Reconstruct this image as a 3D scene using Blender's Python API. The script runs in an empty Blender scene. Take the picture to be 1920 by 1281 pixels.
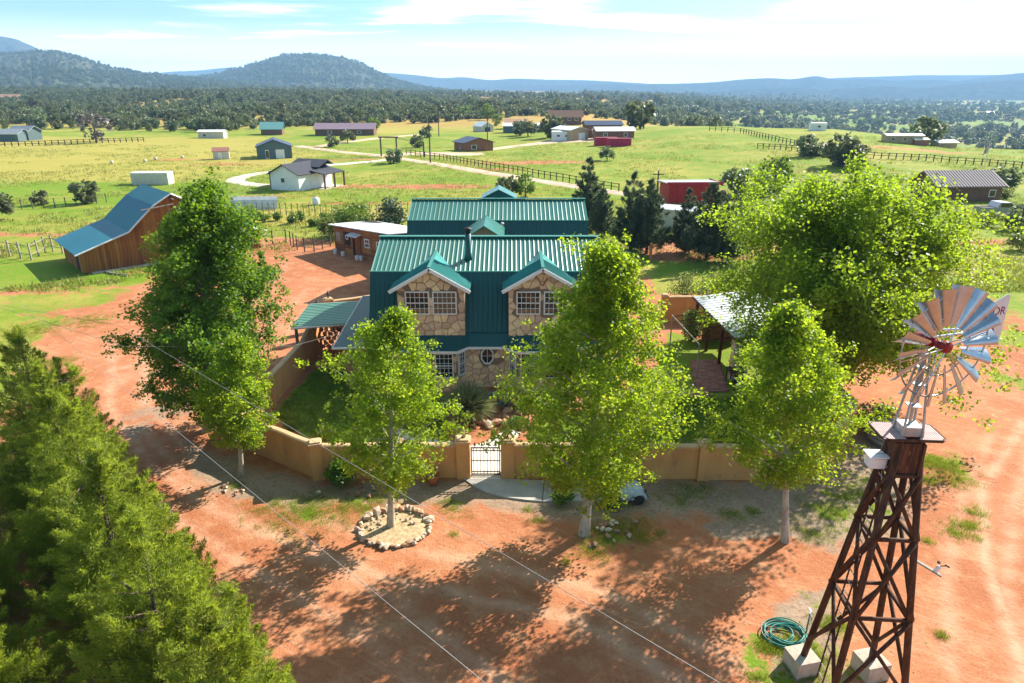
import bpy, bmesh, math, random
import numpy as np
from mathutils import Vector, Matrix, Euler

S = bpy.context.scene
COL = S.collection
R = math.radians
PI = math.pi

# ------------------------------------------------------------------ camera
CAM_Z = 15.0
PITCH = R(20.3)
cam = bpy.data.cameras.new('camera')
cam.sensor_width = 36.0
cam.lens = 24.0
cam.clip_start = 0.1
cam.clip_end = 60000.0
cam_o = bpy.data.objects.new('camera', cam)
COL.objects.link(cam_o)
cam_o.location = (0, 0, CAM_Z)
cam_o.rotation_euler = (R(90) - PITCH, 0, 0)
S.camera = cam_o

# ------------------------------------------------------------------ sun, sky, exposure
SUN_AZ = R(48)      # measured from +Y towards +X
SUN_EL = R(34)
sun = bpy.data.lights.new('sun', 'SUN')
sun.energy = 5.0
sun.angle = R(0.53)
sun.color = (1.0, 0.93, 0.82)
sun_o = bpy.data.objects.new('sun', sun)
COL.objects.link(sun_o)
sd = Vector((math.sin(SUN_AZ) * math.cos(SUN_EL), math.cos(SUN_AZ) * math.cos(SUN_EL), math.sin(SUN_EL)))
sun_o.rotation_euler = sd.to_track_quat('Z', 'Y').to_euler()
sun_o.location = sd * 200

W = bpy.data.worlds.new('World')
S.world = W
W.use_nodes = True
nt = W.node_tree
nt.nodes.clear()
def _n(t, **k):
    n = nt.nodes.new(t)
    for a, b in k.items():
        setattr(n, a, b)
    return n
out = _n('ShaderNodeOutputWorld')
bg = _n('ShaderNodeBackground')
bg.inputs['Strength'].default_value = 0.072
sky = _n('ShaderNodeTexSky', sky_type='NISHITA', sun_disc=False, sun_elevation=SUN_EL, sun_rotation=SUN_AZ,
         altitude=1400, air_density=1.0, dust_density=1.5, ozone_density=2.0)
tc = _n('ShaderNodeTexCoord')
sep = _n('ShaderNodeSeparateXYZ')
nt.links.new(tc.outputs['Generated'], sep.inputs[0])
def _m(op, a, b=None, clamp=False):
    n = _n('ShaderNodeMath', operation=op, use_clamp=clamp)
    for i, v in enumerate((a, b)):
        if v is None: continue
        if hasattr(v, 'name'): nt.links.new(v, n.inputs[i])
        else: n.inputs[i].default_value = v
    return n.outputs[0]
zz = _m('ADD', _m('MAXIMUM', sep.outputs[2], 0.0), 0.045)
cx = _m('DIVIDE', sep.outputs[0], zz)
cy = _m('DIVIDE', sep.outputs[1], zz)
cmb = _n('ShaderNodeCombineXYZ')
nt.links.new(_m('MULTIPLY', cx, 0.42), cmb.inputs[0])
nt.links.new(_m('MULTIPLY', cy, 0.75), cmb.inputs[1])
cmb.inputs[2].default_value = 3.7
n1 = _n('ShaderNodeTexNoise')
n1.inputs['Scale'].default_value = 0.85
n1.inputs['Detail'].default_value = 7
n1.inputs['Roughness'].default_value = 0.55
n1.inputs['Distortion'].default_value = 0.35
nt.links.new(cmb.outputs[0], n1.inputs['Vector'])
mr = _n('ShaderNodeMapRange', interpolation_type='SMOOTHSTEP')
mr.inputs['From Min'].default_value = 0.50
mr.inputs['From Max'].default_value = 0.70
mr.inputs['To Max'].default_value = 0.9
nt.links.new(n1.outputs['Fac'], mr.inputs['Value'])
mx = _n('ShaderNodeMix', data_type='RGBA')
mx.inputs['B'].default_value = (17.0, 17.4, 17.8, 1)
veil = _n('ShaderNodeMapRange', interpolation_type='SMOOTHSTEP')
for k_, v_ in (('From Min', 0.088), ('From Max', 0.012), ('To Max', 0.92)): veil.inputs[k_].default_value = v_
nt.links.new(sep.outputs[2], veil.inputs['Value'])
nt.links.new(_m('MAXIMUM', mr.outputs[0], veil.outputs[0]), mx.inputs['Factor'])
hsv = _n('ShaderNodeHueSaturation')
hsv.inputs['Saturation'].default_value = 1.15
hsv.inputs['Hue'].default_value = 0.472
nt.links.new(sky.outputs[0], hsv.inputs['Color'])
nt.links.new(hsv.outputs[0], mx.inputs['A'])
nt.links.new(mx.outputs['Result'], bg.inputs['Color'])
nt.links.new(bg.outputs[0], out.inputs['Surface'])

S.view_settings.view_transform = 'Standard'
S.view_settings.look = 'None'
S.view_settings.gamma = 1.0
S.view_settings.use_curve_mapping = False
S.view_settings.exposure = 1.35
S.render.engine = 'CYCLES'
S.cycles.use_denoising = True
S.cycles.max_bounces = 6
S.cycles.diffuse_bounces = 3
S.cycles.glossy_bounces = 2
S.cycles.transmission_bounces = 4
S.cycles.transparent_max_bounces = 6
S.cycles.volume_bounces = 0
S.cycles.caustics_reflective = False
S.cycles.caustics_refractive = False
S.cycles.sample_clamp_indirect = 6.0

# ------------------------------------------------------------------ photo pixel -> place helpers (survey of the site)
FP, CP, SP = 1280.0, math.cos(PITCH), math.sin(PITCH)
def G(px, py, z=0.0):
    u = (px - 960) / FP; v = (py - 640.5) / FP
    t = (CAM_Z - z) / (SP + v * CP)
    return (u * t, (CP - v * SP) * t)
def ray(px, py):
    u = (px - 960) / FP; v = (py - 640.5) / FP
    return np.array([u, CP - v * SP, -(SP + v * CP)])
def at_dist(px, py, D):
    r = ray(px, py); t = D / r[1]
    return (r[0] * t, D, CAM_Z + r[2] * t)

# ------------------------------------------------------------------ small numpy noise
_rs = np.random.RandomState(7)
_tab = _rs.rand(256, 256)
def vnoise(x, y):
    x = np.asarray(x, float); y = np.asarray(y, float)
    xi = np.floor(x).astype(int); yi = np.floor(y).astype(int)
    fx = x - xi; fy = y - yi
    fx = fx * fx * (3 - 2 * fx); fy = fy * fy * (3 - 2 * fy)
    a = _tab[xi & 255, yi & 255]; b = _tab[(xi + 1) & 255, yi & 255]
    c = _tab[xi & 255, (yi + 1) & 255]; d = _tab[(xi + 1) & 255, (yi + 1) & 255]
    return (a * (1 - fx) + b * fx) * (1 - fy) + (c * (1 - fx) + d * fx) * fy
def fbm(x, y, o=4):
    s = 0; a = 0.5
    for i in range(o):
        s = s + a * vnoise(x + 17.3 * i, y - 9.1 * i); x = x * 2.03; y = y * 2.03; a *= 0.5
    return s
def sst(a, b, x):
    t = np.clip((np.asarray(x, float) - a) / (b - a), 0, 1)
    return t * t * (3 - 2 * t)

# ------------------------------------------------------------------ terrain height
_AZ = np.array([-3.0, -0.75, -0.35, -0.1, 0.1, 0.25, 0.42, 0.60, 0.8, 3.0])
_RISE = np.array([10, 12.5, 10, 3.5, -2, -14, -34, -40, -42, -42])
_CREST_A = np.array([-3, 0.0, 0.15, 0.30, 0.45, 0.55, 0.62, 0.75, 1.2, 3])
_CREST_Z = np.array([0, 0.0, 1.5, 3.4, 3.4, 2.0, 0.6, 0.6, 0.6, 0.6])
_CREST_D = np.array([235, 235, 235, 225, 215, 200, 180, 170, 170, 170])
def terrain(x, y):
    x = np.asarray(x, float); y = np.asarray(y, float)
    r = np.sqrt(x * x + y * y)
    a = np.where(y > 1, x / np.maximum(y, 1), np.sign(x) * 3.0)
    a = np.clip(a, -3, 3)
    rise = np.interp(a, _AZ, _RISE)
    cz = np.interp(a, _CREST_A, _CREST_Z); cd = np.interp(a, _CREST_A, _CREST_D)
    d = np.where(y > 1, y, r)
    h = cz * sst(90, 1.0, d / cd * 1.0) * 0 + cz * sst(0.5, 1.0, d / cd)
    up = rise * sst(1.0, 4.3, d / cd)
    dn = rise * sst(1.0, 2.4, d / cd)
    h = h * (1 - sst(1.0, 1.8, d / cd)) + np.where(rise > 0, up, dn)
    und = (fbm(x / 160 + 5, y / 160 + 3, 3) - 0.44) * 14 * sst(260, 700, d) * (1 - 0.5 * sst(2000, 4000, d))
    near = (fbm(x / 40 + 2, y / 40 + 8, 3) - 0.44) * 1.5 * sst(75, 140, d)
    mic = (fbm(x / 3.1, y / 3.1, 3) - 0.44) * 0.05 + (fbm(x / 0.9, y / 0.9, 2) - 0.37) * 0.02
    return h + und + near + mic * (1 - sst(60, 90, d))
def H1(x, y):
    return float(terrain(np.array([x]), np.array([y]))[0])
_TS = 20.0 * 1.006 ** np.arange(1020)
def GT(px, py):
    """point on the terrain seen at that place of the photograph"""
    r = ray(px, py)
    if py > 560:
        g = G(px, py); return (g[0], g[1], H1(*g))
    Q = r[None] * _TS[:, None]
    below = CAM_Z + Q[:, 2] < terrain(Q[:, 0], Q[:, 1])
    if not below.any():
        p = r * 3000; return (p[0], p[1], H1(p[0], p[1]))
    k = int(np.argmax(below))
    ts = np.linspace(_TS[max(k - 1, 0)], _TS[k], 40)
    Q = r[None] * ts[:, None]
    k = int(np.argmax(CAM_Z + Q[:, 2] <= terrain(Q[:, 0], Q[:, 1])))
    q = Q[k if k else -1]
    return (float(q[0]), float(q[1]), H1(q[0], q[1]))

# ------------------------------------------------------------------ object helpers
def link(o, parent=None):
    COL.objects.link(o)
    if parent is not None: o.parent = parent
    return o
def tag(o, label=None, cat=None, group=None, kind=None):
    if label: o['label'] = label
    if cat: o['category'] = cat
    if group: o['group'] = group
    if kind: o['kind'] = kind
    return o
def thing(name, label, cat, loc=(0, 0, 0), rz=0.0, group=None):
    o = bpy.data.objects.new(name, None)
    o.empty_display_size = 0.2
    link(o); o.location = loc; o.rotation_euler = (0, 0, rz)
    return tag(o, label, cat, group)
def mobj(name, me, mat=None, parent=None, loc=(0, 0, 0), rot=(0, 0, 0)):
    if mat is not None and not me.materials: me.materials.append(mat)
    o = bpy.data.objects.new(name, me)
    link(o, parent); o.location = loc; o.rotation_euler = rot
    return o
def copy_tree(o, parent=None):
    c = o.copy(); COL.objects.link(c); c.parent = parent
    for ch in list(o.children): copy_tree(ch, c)
    return c
def fast_mesh(name, V, F, smooth=False, fattr=None):
    """V (n,3), F list of arrays with equal width (k polygons, n corners) or one array"""
    me = bpy.data.meshes.new(name)
    if isinstance(F, np.ndarray): F = [F]
    V = np.asarray(V, np.float32)
    me.vertices.add(len(V)); me.vertices.foreach_set('co', V.ravel())
    nl = sum(f.size for f in F); npoly = sum(len(f) for f in F)
    me.loops.add(nl); me.polygons.add(npoly)
    me.loops.foreach_set('vertex_index', np.concatenate([f.ravel() for f in F]).astype(np.int32))
    tot = np.concatenate([np.full(len(f), f.shape[1]) for f in F]).astype(np.int32)
    start = np.concatenate([[0], np.cumsum(tot)[:-1]]).astype(np.int32)
    me.polygons.foreach_set('loop_start', start)
    if smooth: me.polygons.foreach_set('use_smooth', np.ones(npoly, bool))
    if fattr is not None:
        at = me.attributes.new('rnd', 'FLOAT', 'FACE')
        at.data.foreach_set('value', np.asarray(fattr, np.float32))
    me.update(calc_edges=True); me.validate()
    return me
class MB:
    """collects simple solids into one mesh"""
    def __init__(s): s.v = []; s.f = []
    def add(s, V, F):
        b = len(s.v); s.v += [tuple(p) for p in V]; s.f += [tuple(i + b for i in f) for f in F]; return s
    def box(s, c, d, rz=0.0, rot=None):
        hx, hy, hz = d[0] / 2, d[1] / 2, d[2] / 2
        M = rot if rot is not None else Matrix.Rotation(rz, 3, 'Z')
        P = [M @ Vector((x * hx, y * hy, z * hz)) + Vector(c) for x in (-1, 1) for y in (-1, 1) for z in (-1, 1)]
        return s.add(P, [(0, 1, 3, 2), (4, 6, 7, 5), (0, 4, 5, 1), (2, 3, 7, 6), (0, 2, 6, 4), (1, 5, 7, 3)])
    def tube(s, pts, rad, n=8, caps=True):
        pts = [Vector(p) for p in pts]
        if not hasattr(rad, '__len__'): rad = [rad] * len(pts)
        V = []; F = []
        for i, p in enumerate(pts):
            a = pts[max(i - 1, 0)]; b = pts[min(i + 1, len(pts) - 1)]
            t = (b - a).normalized()
            ref = Vector((0, 0, 1)) if abs(t.z) < 0.9 else Vector((1, 0, 0))
            e1 = t.cross(ref).normalized(); e2 = t.cross(e1).normalized()
            for k in range(n):
                q = 2 * PI * k / n
                V.append(p + (e1 * math.cos(q) + e2 * math.sin(q)) * rad[i])
        for i in range(len(pts) - 1):
            for k in range(n):
                F.append((i * n + k, i * n + (k + 1) % n, (i + 1) * n + (k + 1) % n, (i + 1) * n + k))
        if caps:
            F.append(tuple(range(n))[::-1]); F.append(tuple((len(pts) - 1) * n + k for k in range(n)))
        return s.add(V, F)
    def prism(s, poly, y0, y1, axis='y'):
        """poly in (x,z) (axis y), (y,z) (axis x) or (x,y) (axis z), extruded from y0 to y1"""
        m = len(poly)
        def P(a, b, t):
            return (a, t, b) if axis == 'y' else ((t, a, b) if axis == 'x' else (a, b, t))
        V = [P(a, b, y0) for a, b in poly] + [P(a, b, y1) for a, b in poly]
        F = [tuple(range(m))[::-1], tuple(range(m, 2 * m))] + [(i, (i + 1) % m, m + (i + 1) % m, m + i) for i in range(m)]
        return s.add(V, F)
    def lathe(s, prof, c=(0, 0, 0), n=14):
        V = []; F = []
        for r, z in prof:
            for k in range(n):
                q = 2 * PI * k / n; V.append((c[0] + r * math.cos(q), c[1] + r * math.sin(q), c[2] + z))
        for i in range(len(prof) - 1):
            for k in range(n):
                F.append((i * n + k, i * n + (k + 1) % n, (i + 1) * n + (k + 1) % n, (i + 1) * n + k))
        F.append(tuple(range(n))[::-1]); F.append(tuple((len(prof) - 1) * n + k for k in range(n)))
        return s.add(V, F)
    def slab(s, quad, th):
        """quad of 4 points thickened along its normal (downwards by th)"""
        q = [Vector(p) for p in quad]
        nn = (q[1] - q[0]).cross(q[2] - q[0]).normalized()
        if nn.z < 0: nn = -nn
        V = q + [p - nn * th for p in q]
        m = len(q)
        return s.add(V, [tuple(range(m)), tuple(range(m, 2 * m))[::-1]] + [(i, m + i, m + (i + 1) % m, (i + 1) % m) for i in range(m)])
    def mesh(s, name, mat=None, smooth=False):
        me = bpy.data.meshes.new(name)
        me.from_pydata(s.v, [], s.f)
        bm = bmesh.new(); bm.from_mesh(me); bmesh.ops.recalc_face_normals(bm, faces=bm.faces); bm.to_mesh(me); bm.free()
        if smooth: me.polygons.foreach_set('use_smooth', [True] * len(me.polygons))
        if mat is not None: me.materials.append(mat)
        return me
    def build(s, name, mat, parent=None, loc=(0, 0, 0), rot=(0, 0, 0), smooth=False):
        return mobj(name, s.mesh(name, mat, smooth), None, parent, loc, rot)

# ------------------------------------------------------------------ materials
class NT:
    def __init__(s, name):
        s.m = bpy.data.materials.new(name); s.m.use_nodes = True
        s.t = s.m.node_tree; s.t.nodes.clear()
        s.out = s.n('ShaderNodeOutputMaterial')
    def n(s, t, ins=None, **k):
        x = s.t.nodes.new(t)
        for a, b in k.items(): setattr(x, a, b)
        for a, b in (ins or {}).items(): s.set(x.inputs[a], b)
        return x
    def set(s, sock, v):
        if hasattr(v, 'is_output'): s.t.links.new(v, sock)
        elif isinstance(v, (tuple, list)) and len(v) == 3 and sock.type == 'RGBA': sock.default_value = (*v, 1)
        else: sock.default_value = v
    def math(s, op, a, b=0.0, clamp=False):
        x = s.n('ShaderNodeMath', operation=op, use_clamp=clamp); s.set(x.inputs[0], a); s.set(x.inputs[1], b); return x.outputs[0]
    def mix(s, f, a, b, blend='MIX'):
        x = s.n('ShaderNodeMix', data_type='RGBA', blend_type=blend)
        s.set(x.inputs['Factor'], f); s.set(x.inputs['A'], a); s.set(x.inputs['B'], b); return x.outputs['Result']
    def noise(s, scale, detail=4, rough=0.55, vec=None, dist=0.0):
        x = s.n('ShaderNodeTexNoise', {'Scale': scale, 'Detail': detail, 'Roughness': rough, 'Distortion': dist})
        if vec is not None: s.set(x.inputs['Vector'], vec)
        return x.outputs['Fac']
    def ramp(s, v, a, b, smooth=True):
        x = s.n('ShaderNodeMapRange', {'Value': v, 'From Min': a, 'From Max': b}, interpolation_type='SMOOTHSTEP' if smooth else 'LINEAR')
        return x.outputs[0]
    def pos(s): return s.n('ShaderNodeNewGeometry').outputs['Position']
    def obj(s): return s.n('ShaderNodeTexCoord').outputs['Object']
    def map(s, vec, scale=(1, 1, 1), rot=(0, 0, 0)):
        return s.n('ShaderNodeMapping', {'Vector': vec, 'Scale': scale, 'Rotation': rot}).outputs[0]
    def bump(s, h, strength=0.3, dist=0.02):
        return s.n('ShaderNodeBump', {'Height': h, 'Strength': strength, 'Distance': dist}).outputs[0]
    def bsdf(s, **k):
        b = s.n('ShaderNodeBsdfPrincipled')
        for a, v in k.items(): s.set(b.inputs[a.replace('_', ' ')], v)
        s.t.links.new(b.outputs[0], s.out.inputs['Surface']); return b
def pmat(name, c1, c2=None, scale=3.0, rough=0.8, metal=0.0, bump=0.0, bscale=None, stretch=(1, 1, 1), rnd=0.0, detail=5, spec=0.3, wear=None):
    t = NT(name)
    vec = t.map(t.obj(), stretch)
    c2 = c2 or tuple(v * 0.7 for v in c1)
    f = t.ramp(t.noise(scale, detail, 0.6, vec), 0.3, 0.7)
    col = t.mix(f, c1, c2)
    if rnd:
        rn = t.n('ShaderNodeObjectInfo').outputs['Random']
        hs = t.n('ShaderNodeHueSaturation', {'Hue': t.math('ADD', t.math('MULTIPLY', rn, 0.03), 0.485), 'Saturation': 1.0,
                 'Value': t.math('ADD', t.math('MULTIPLY', rn, 2 * rnd), 1 - rnd), 'Color': col})
        col = hs.outputs[0]
    if wear:
        col = t.mix(t.ramp(t.noise(scale * 2.7, 6, 0.7, vec), 0.56, 0.72), col, wear)
    k = dict(Base_Color=col, Roughness=rough, Metallic=metal)
    b = t.bsdf(**k)
    b.inputs['Specular IOR Level'].default_value = spec
    if bump:
        t.t.links.new(t.bump(t.noise(bscale or scale * 6, 5, 0.6, vec), bump, 0.02), b.inputs['Normal'])
    return t.m
def leafmat(name, c1, c2, trans=0.5, tcol=None, scale=0.6, extra=None, vary=0.0):
    """c1..c2 by leaf, clumped by a slow noise"""
    t = NT(name)
    at = t.n('ShaderNodeAttribute', attribute_name='rnd').outputs['Fac']
    nz = t.noise(scale, 3, 0.6, t.obj())
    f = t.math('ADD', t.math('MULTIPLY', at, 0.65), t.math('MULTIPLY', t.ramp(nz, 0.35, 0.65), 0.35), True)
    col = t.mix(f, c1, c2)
    if extra: col = t.mix(t.ramp(at, 0.955, 0.97, False), col, extra)
    if vary:
        rn = t.n('ShaderNodeObjectInfo').outputs['Random']
        col = t.n('ShaderNodeHueSaturation', {'Hue': t.math('ADD', t.math('MULTIPLY', rn, .06), .46), 'Saturation': 1.0, 'Value': t.math('ADD', t.math('MULTIPLY', rn, 2 * vary), 1 - vary), 'Color': col}).outputs[0]
    tc_ = t.mix(0.5, col, tcol or (c2[0] * 1.3, c2[1] * 1.3, c2[2]))
    d = t.n('ShaderNodeBsdfPrincipled', {'Base Color': col, 'Roughness': 0.5})
    d.inputs['Specular IOR Level'].default_value = 0.35
    tr = t.n('ShaderNodeBsdfTranslucent', {'Color': tc_})
    mxs = t.n('ShaderNodeMixShader', {0: trans, 1: d.outputs[0], 2: tr.outputs[0]})
    t.t.links.new(mxs.outputs[0], t.out.inputs['Surface'])
    return t.m

M = {}
M['bark_aspen'] = pmat('bark_aspen', (.50, .45, .36), (.30, .26, .20), 4, .9, bump=.5, stretch=(1, 1, .4), wear=(.10, .08, .06))
M['bark_dark'] = pmat('bark_dark', (.16, .12, .08), (.08, .06, .045), 5, .95, bump=.6, stretch=(1, 1, .25))
M['aspen_leaf'] = leafmat('aspen_leaf', (.050, .140, .010), (.25, .37, .018), .60, (.66, .84, .03), .5, (.50, .42, .05))
M['poplar_leaf'] = leafmat('poplar_leaf', (.028, .095, .010), (.125, .245, .016), .5, (.40, .60, .02), .5)
M['cotton_leaf'] = leafmat('cotton_leaf', (.042, .120, .010), (.21, .33, .018), .60, (.58, .76, .03), .35)
M['juniper_leaf'] = leafmat('juniper_leaf', (.032, .080, .014), (.31, .39, .035), .52, (.62, .70, .05), 1.2)  # bright second colour puts the backlit yellow of the tips into the leaves
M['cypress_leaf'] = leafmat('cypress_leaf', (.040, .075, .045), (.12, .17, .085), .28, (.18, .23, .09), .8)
M['scrub_leaf'] = leafmat('scrub_leaf', (.060, .095, .045), (.17, .20, .085), .36, (.26, .30, .10), .4, None, .35)
M['shrub_leaf'] = leafmat('shrub_leaf', (.06, .12, .02), (.22, .27, .05), .4, (.32, .36, .05), .8)
M['grass_blade'] = leafmat('grass_blade', (.12, .20, .015), (.30, .36, .04), .45, (.40, .46, .03), .5)
M['lawn_blade'] = leafmat('lawn_blade', (.06, .13, .010), (.16, .24, .02), .4, (.20, .30, .02), .5)
M['stucco'] = pmat('stucco', (.64, .34, .13), (.53, .26, .095), 1.1, .92, bump=.35, bscale=30, stretch=(1, 1, .45), wear=(.36, .20, .10))
M['stucco_cap'] = pmat('stucco_cap', (.60, .40, .22), (.50, .32, .17), 1.5, .92, bump=.25, bscale=40)
M['roof_dormer_glint'] = pmat('roof_dormer_glint', (.055, .30, .27), (.045, .25, .23), .6, .3, spec=.5)  # paler than the main roof: sun glint on the dormers put into the colour
M['path_sunlit'] = pmat('path_sunlit', (.74, .68, .58), (.64, .58, .48), 2, .9, bump=.2, bscale=30)  # brighter copy of pale_concrete; sunlight on the path is put into the colour
M['roof_pale'] = pmat('roof_pale', (.13, .30, .22), (.11, .26, .19), .6, .4, spec=.5)
M['roof_green'] = pmat('roof_green', (.022, .165, .125), (.018, .135, .105), .6, .27, bump=0, rnd=.09, spec=.5, wear=(.05, .19, .15))
M['roof_trim'] = pmat('roof_trim', (.03, .20, .15), (.03, .18, .14), 1, .4, spec=.5)
M['roof_shaded_teal'] = pmat('roof_shaded_teal', (.008, .085, .085), (.007, .075, .075), .5, .5, rnd=.05, spec=.4)  # darker copy of roof_green, shade of steep slopes put into colour; also teal flue
M['roof_blue'] = pmat('roof_blue', (.012, .15, .22), (.011, .13, .20), .3, .6, rnd=.04, spec=.3)
M['white_paint'] = pmat('white_paint', (.78, .78, .76), (.70, .70, .68), 2, .6)
M['white_metal'] = pmat('white_metal', (.72, .74, .75), (.60, .62, .63), 2, .45)
M['stone'] = pmat('stone', (.78, .57, .37), (.66, .45, .28), 5, .9, bump=.4, rnd=.22)
M['mortar'] = pmat('mortar', (.28, .20, .14), (.22, .16, .11), 6, .95)
M['rock'] = pmat('rock', (.42, .25, .16), (.30, .15, .09), 3, .92, bump=.6, bscale=12, rnd=.35)
M['rock_pale'] = pmat('rock_pale', (.60, .48, .36), (.44, .32, .23), 3, .92, bump=.6, bscale=12, rnd=.25)
M['concrete'] = pmat('concrete', (.50, .46, .42), (.42, .38, .34), 2, .92, bump=.2, bscale=30, wear=(.35, .30, .26))
M['pale_concrete'] = pmat('pale_concrete', (.62, .56, .47), (.52, .46, .38), 2, .92, bump=.2, bscale=30)
M['brick'] = pmat('brick', (.33, .15, .11), (.26, .12, .09), 4, .9, bump=.3, rnd=.2)
M['iron'] = pmat('iron', (.03, .025, .022), (.05, .03, .02), 8, .6)
M['barn_wood'] = pmat('barn_wood', (.34, .13, .035), (.20, .07, .02), 3, .85, bump=.4, stretch=(3, 3, .25), rnd=.25, wear=(.10, .05, .025))
M['shed_wood'] = pmat('shed_wood', (.36, .15, .055), (.22, .09, .035), 3, .85, bump=.4, stretch=(.3, 3, 3), rnd=.28)
M['tower_wood'] = pmat('tower_wood', (.11, .042, .017), (.035, .014, .008), 4, .75, bump=.5, stretch=(3, 3, .4), wear=(.30, .12, .04))
M['galv'] = pmat('galv', (.46, .50, .54), (.38, .42, .46), 3, .30, metal=.95)
M['galv_dull'] = pmat('galv_dull', (.45, .47, .48), (.36, .38, .39), 4, .5, metal=.7)
M['red_paint'] = pmat('red_paint', (.28, .012, .012), (.20, .010, .010), 3, .5)
M['red_wall'] = pmat('red_wall', (.42, .018, .035), (.36, .015, .030), 1, .7, rnd=.05)
M['glass_dark'] = pmat('glass_dark', (.012, .014, .016), (.03, .03, .03), 2, .06, spec=.8)
M['reflection_pane'] = pmat('reflection_pane', (.16, .12, .09), (.05, .045, .04), 3, .2, stretch=(6, 1, .6), spec=.6)  # glass pane with reflection bits put into its colour as brown streaks
M['black_rubber'] = pmat('black_rubber', (.02, .02, .02), (.03, .03, .03), 5, .8)
M['wire'] = pmat('wire', (.30, .29, .27), (.24, .23, .22), 5, .6)
M['hose'] = pmat('hose', (.02, .22, .18), (.02, .17, .14), 5, .4)
M['terracotta'] = pmat('terracotta', (.42, .14, .05), (.33, .10, .04), 4, .85)
M['pole_wood'] = pmat('pole_wood', (.12, .09, .07), (.08, .06, .05), 4, .9)
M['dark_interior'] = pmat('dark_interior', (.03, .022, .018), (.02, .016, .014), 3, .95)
M['log'] = pmat('log', (.30, .12, .07), (.20, .075, .045), 4, .85, stretch=(.3, 3, 3), rnd=.15)
M['silver_wood'] = pmat('silver_wood', (.36, .31, .26), (.24, .20, .16), 4, .9, stretch=(1, 1, .3))

# ================================================================== GROUND
def poly_sd(x, y, poly):
    """signed distance (positive inside) to a polygon"""
    x = np.asarray(x); y = np.asarray(y)
    d = np.full(x.shape, 1e9); ins = np.zeros(x.shape, bool)
    n = len(poly)
    for i in range(n):
        x0, y0 = poly[i]; x1, y1 = poly[(i + 1) % n]
        ex, ey = x1 - x0, y1 - y0
        t = np.clip(((x - x0) * ex + (y - y0) * ey) / (ex * ex + ey * ey + 1e-9), 0, 1)
        d = np.minimum(d, np.hypot(x - x0 - t * ex, y - y0 - t * ey))
        c = ((y0 > y) != (y1 > y)) & (x < ex * (y - y0) / (ey if abs(ey) > 1e-9 else 1e-9) + x0)
        ins ^= c
    return np.where(ins, d, -d)
def line_d(x, y, pts):
    d = np.full(np.shape(x), 1e9)
    for (x0, y0), (x1, y1) in zip(pts[:-1], pts[1:]):
        ex, ey = x1 - x0, y1 - y0
        t = np.clip(((x - x0) * ex + (y - y0) * ey) / (ex * ex + ey * ey + 1e-9), 0, 1)
        d = np.minimum(d, np.hypot(x - x0 - t * ex, y - y0 - t * ey))
    return d
def PXP(l): return [GT(*p)[:2] if p[1] < 560 else G(*p) for p in l]

ang = np.concatenate([np.linspace(-180, -62, 26)[:-1], np.linspace(-62, 62, 430), np.linspace(62, 180, 26)[1:-1]])
ang = np.radians(ang)
rad = [0.0]
r_ = 5.0
while r_ < 8900:
    rad.append(r_); r_ *= 1.0155 if r_ < 400 else 1.03
rad = np.array(rad)
AA, RR = np.meshgrid(ang, rad)
gx = (RR * np.sin(AA)).ravel(); gy = (RR * np.cos(AA)).ravel()
gz = terrain(gx, gy)
nr, na = RR.shape
i, j = np.meshgrid(np.arange(1, nr - 1), np.arange(na), indexing='ij')
jn = (j + 1) % na
quads = np.stack([i * na + j, i * na + jn, (i + 1) * na + jn, (i + 1) * na + j], -1).reshape(-1, 4)[:, ::-1]
j0 = np.arange(na)
tris = np.stack([np.zeros(na, int), na + (j0 + 1) % na, na + j0], -1)[:, ::-1]
V = np.stack([gx, gy, gz], -1)
gme = fast_mesh('ground', V, [quads, tris], True)

grass = sst(50, 64, gy); grass = np.where((np.abs(gx) > 24) & (gy > 26), np.maximum(grass, sst(26, 44, np.abs(gx) * .9 + gy * .1)), grass)
lush = np.full(gx.shape, .62)
pale = np.zeros(gx.shape); track = np.zeros(gx.shape)
def paint(arr, pl, val, fe, amt=1.0):
    w = sst(-fe, fe, poly_sd(gx, gy, PXP(pl))) * amt
    arr[:] = arr * (1 - w) + val * w
# dirt yards
paint(grass, [(455, 452), (520, 445), (640, 452), (760, 500), (760, 640), (500, 660), (470, 900), (600, 1281), (60, 1281), (60, 800), (200, 800), (130, 770), (100, 690), (140, 610), (250, 555), (330, 515), (440, 478)], 0.0, 1.0)
paint(grass, [(1180, 455), (1440, 440), (1470, 500), (1230, 500)], 0.15, 1.0)
paint(grass, [(1220, 492), (1430, 490), (1450, 545), (1230, 550)], 1.0, .8)
paint(lush, [(1220, 480), (1430, 480), (1450, 515), (1230, 515)], 1.0, 1.0)
paint(grass, [(1500, 620), (1840, 640), (1920, 610), (2300, 700), (2400, 1300), (1500, 1300)], 0.05, 1.0)
paint(grass, [(1800, 610), (1920, 625), (2100, 640), (2100, 665), (1920, 655), (1830, 640)], .8, .5)
paint(grass, [(1840, 690), (1940, 715), (1940, 735), (1840, 715)], .55, .5)
paint(grass, [(1700, 590), (1800, 590), (1820, 640), (1700, 650)], .3, .6)
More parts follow.
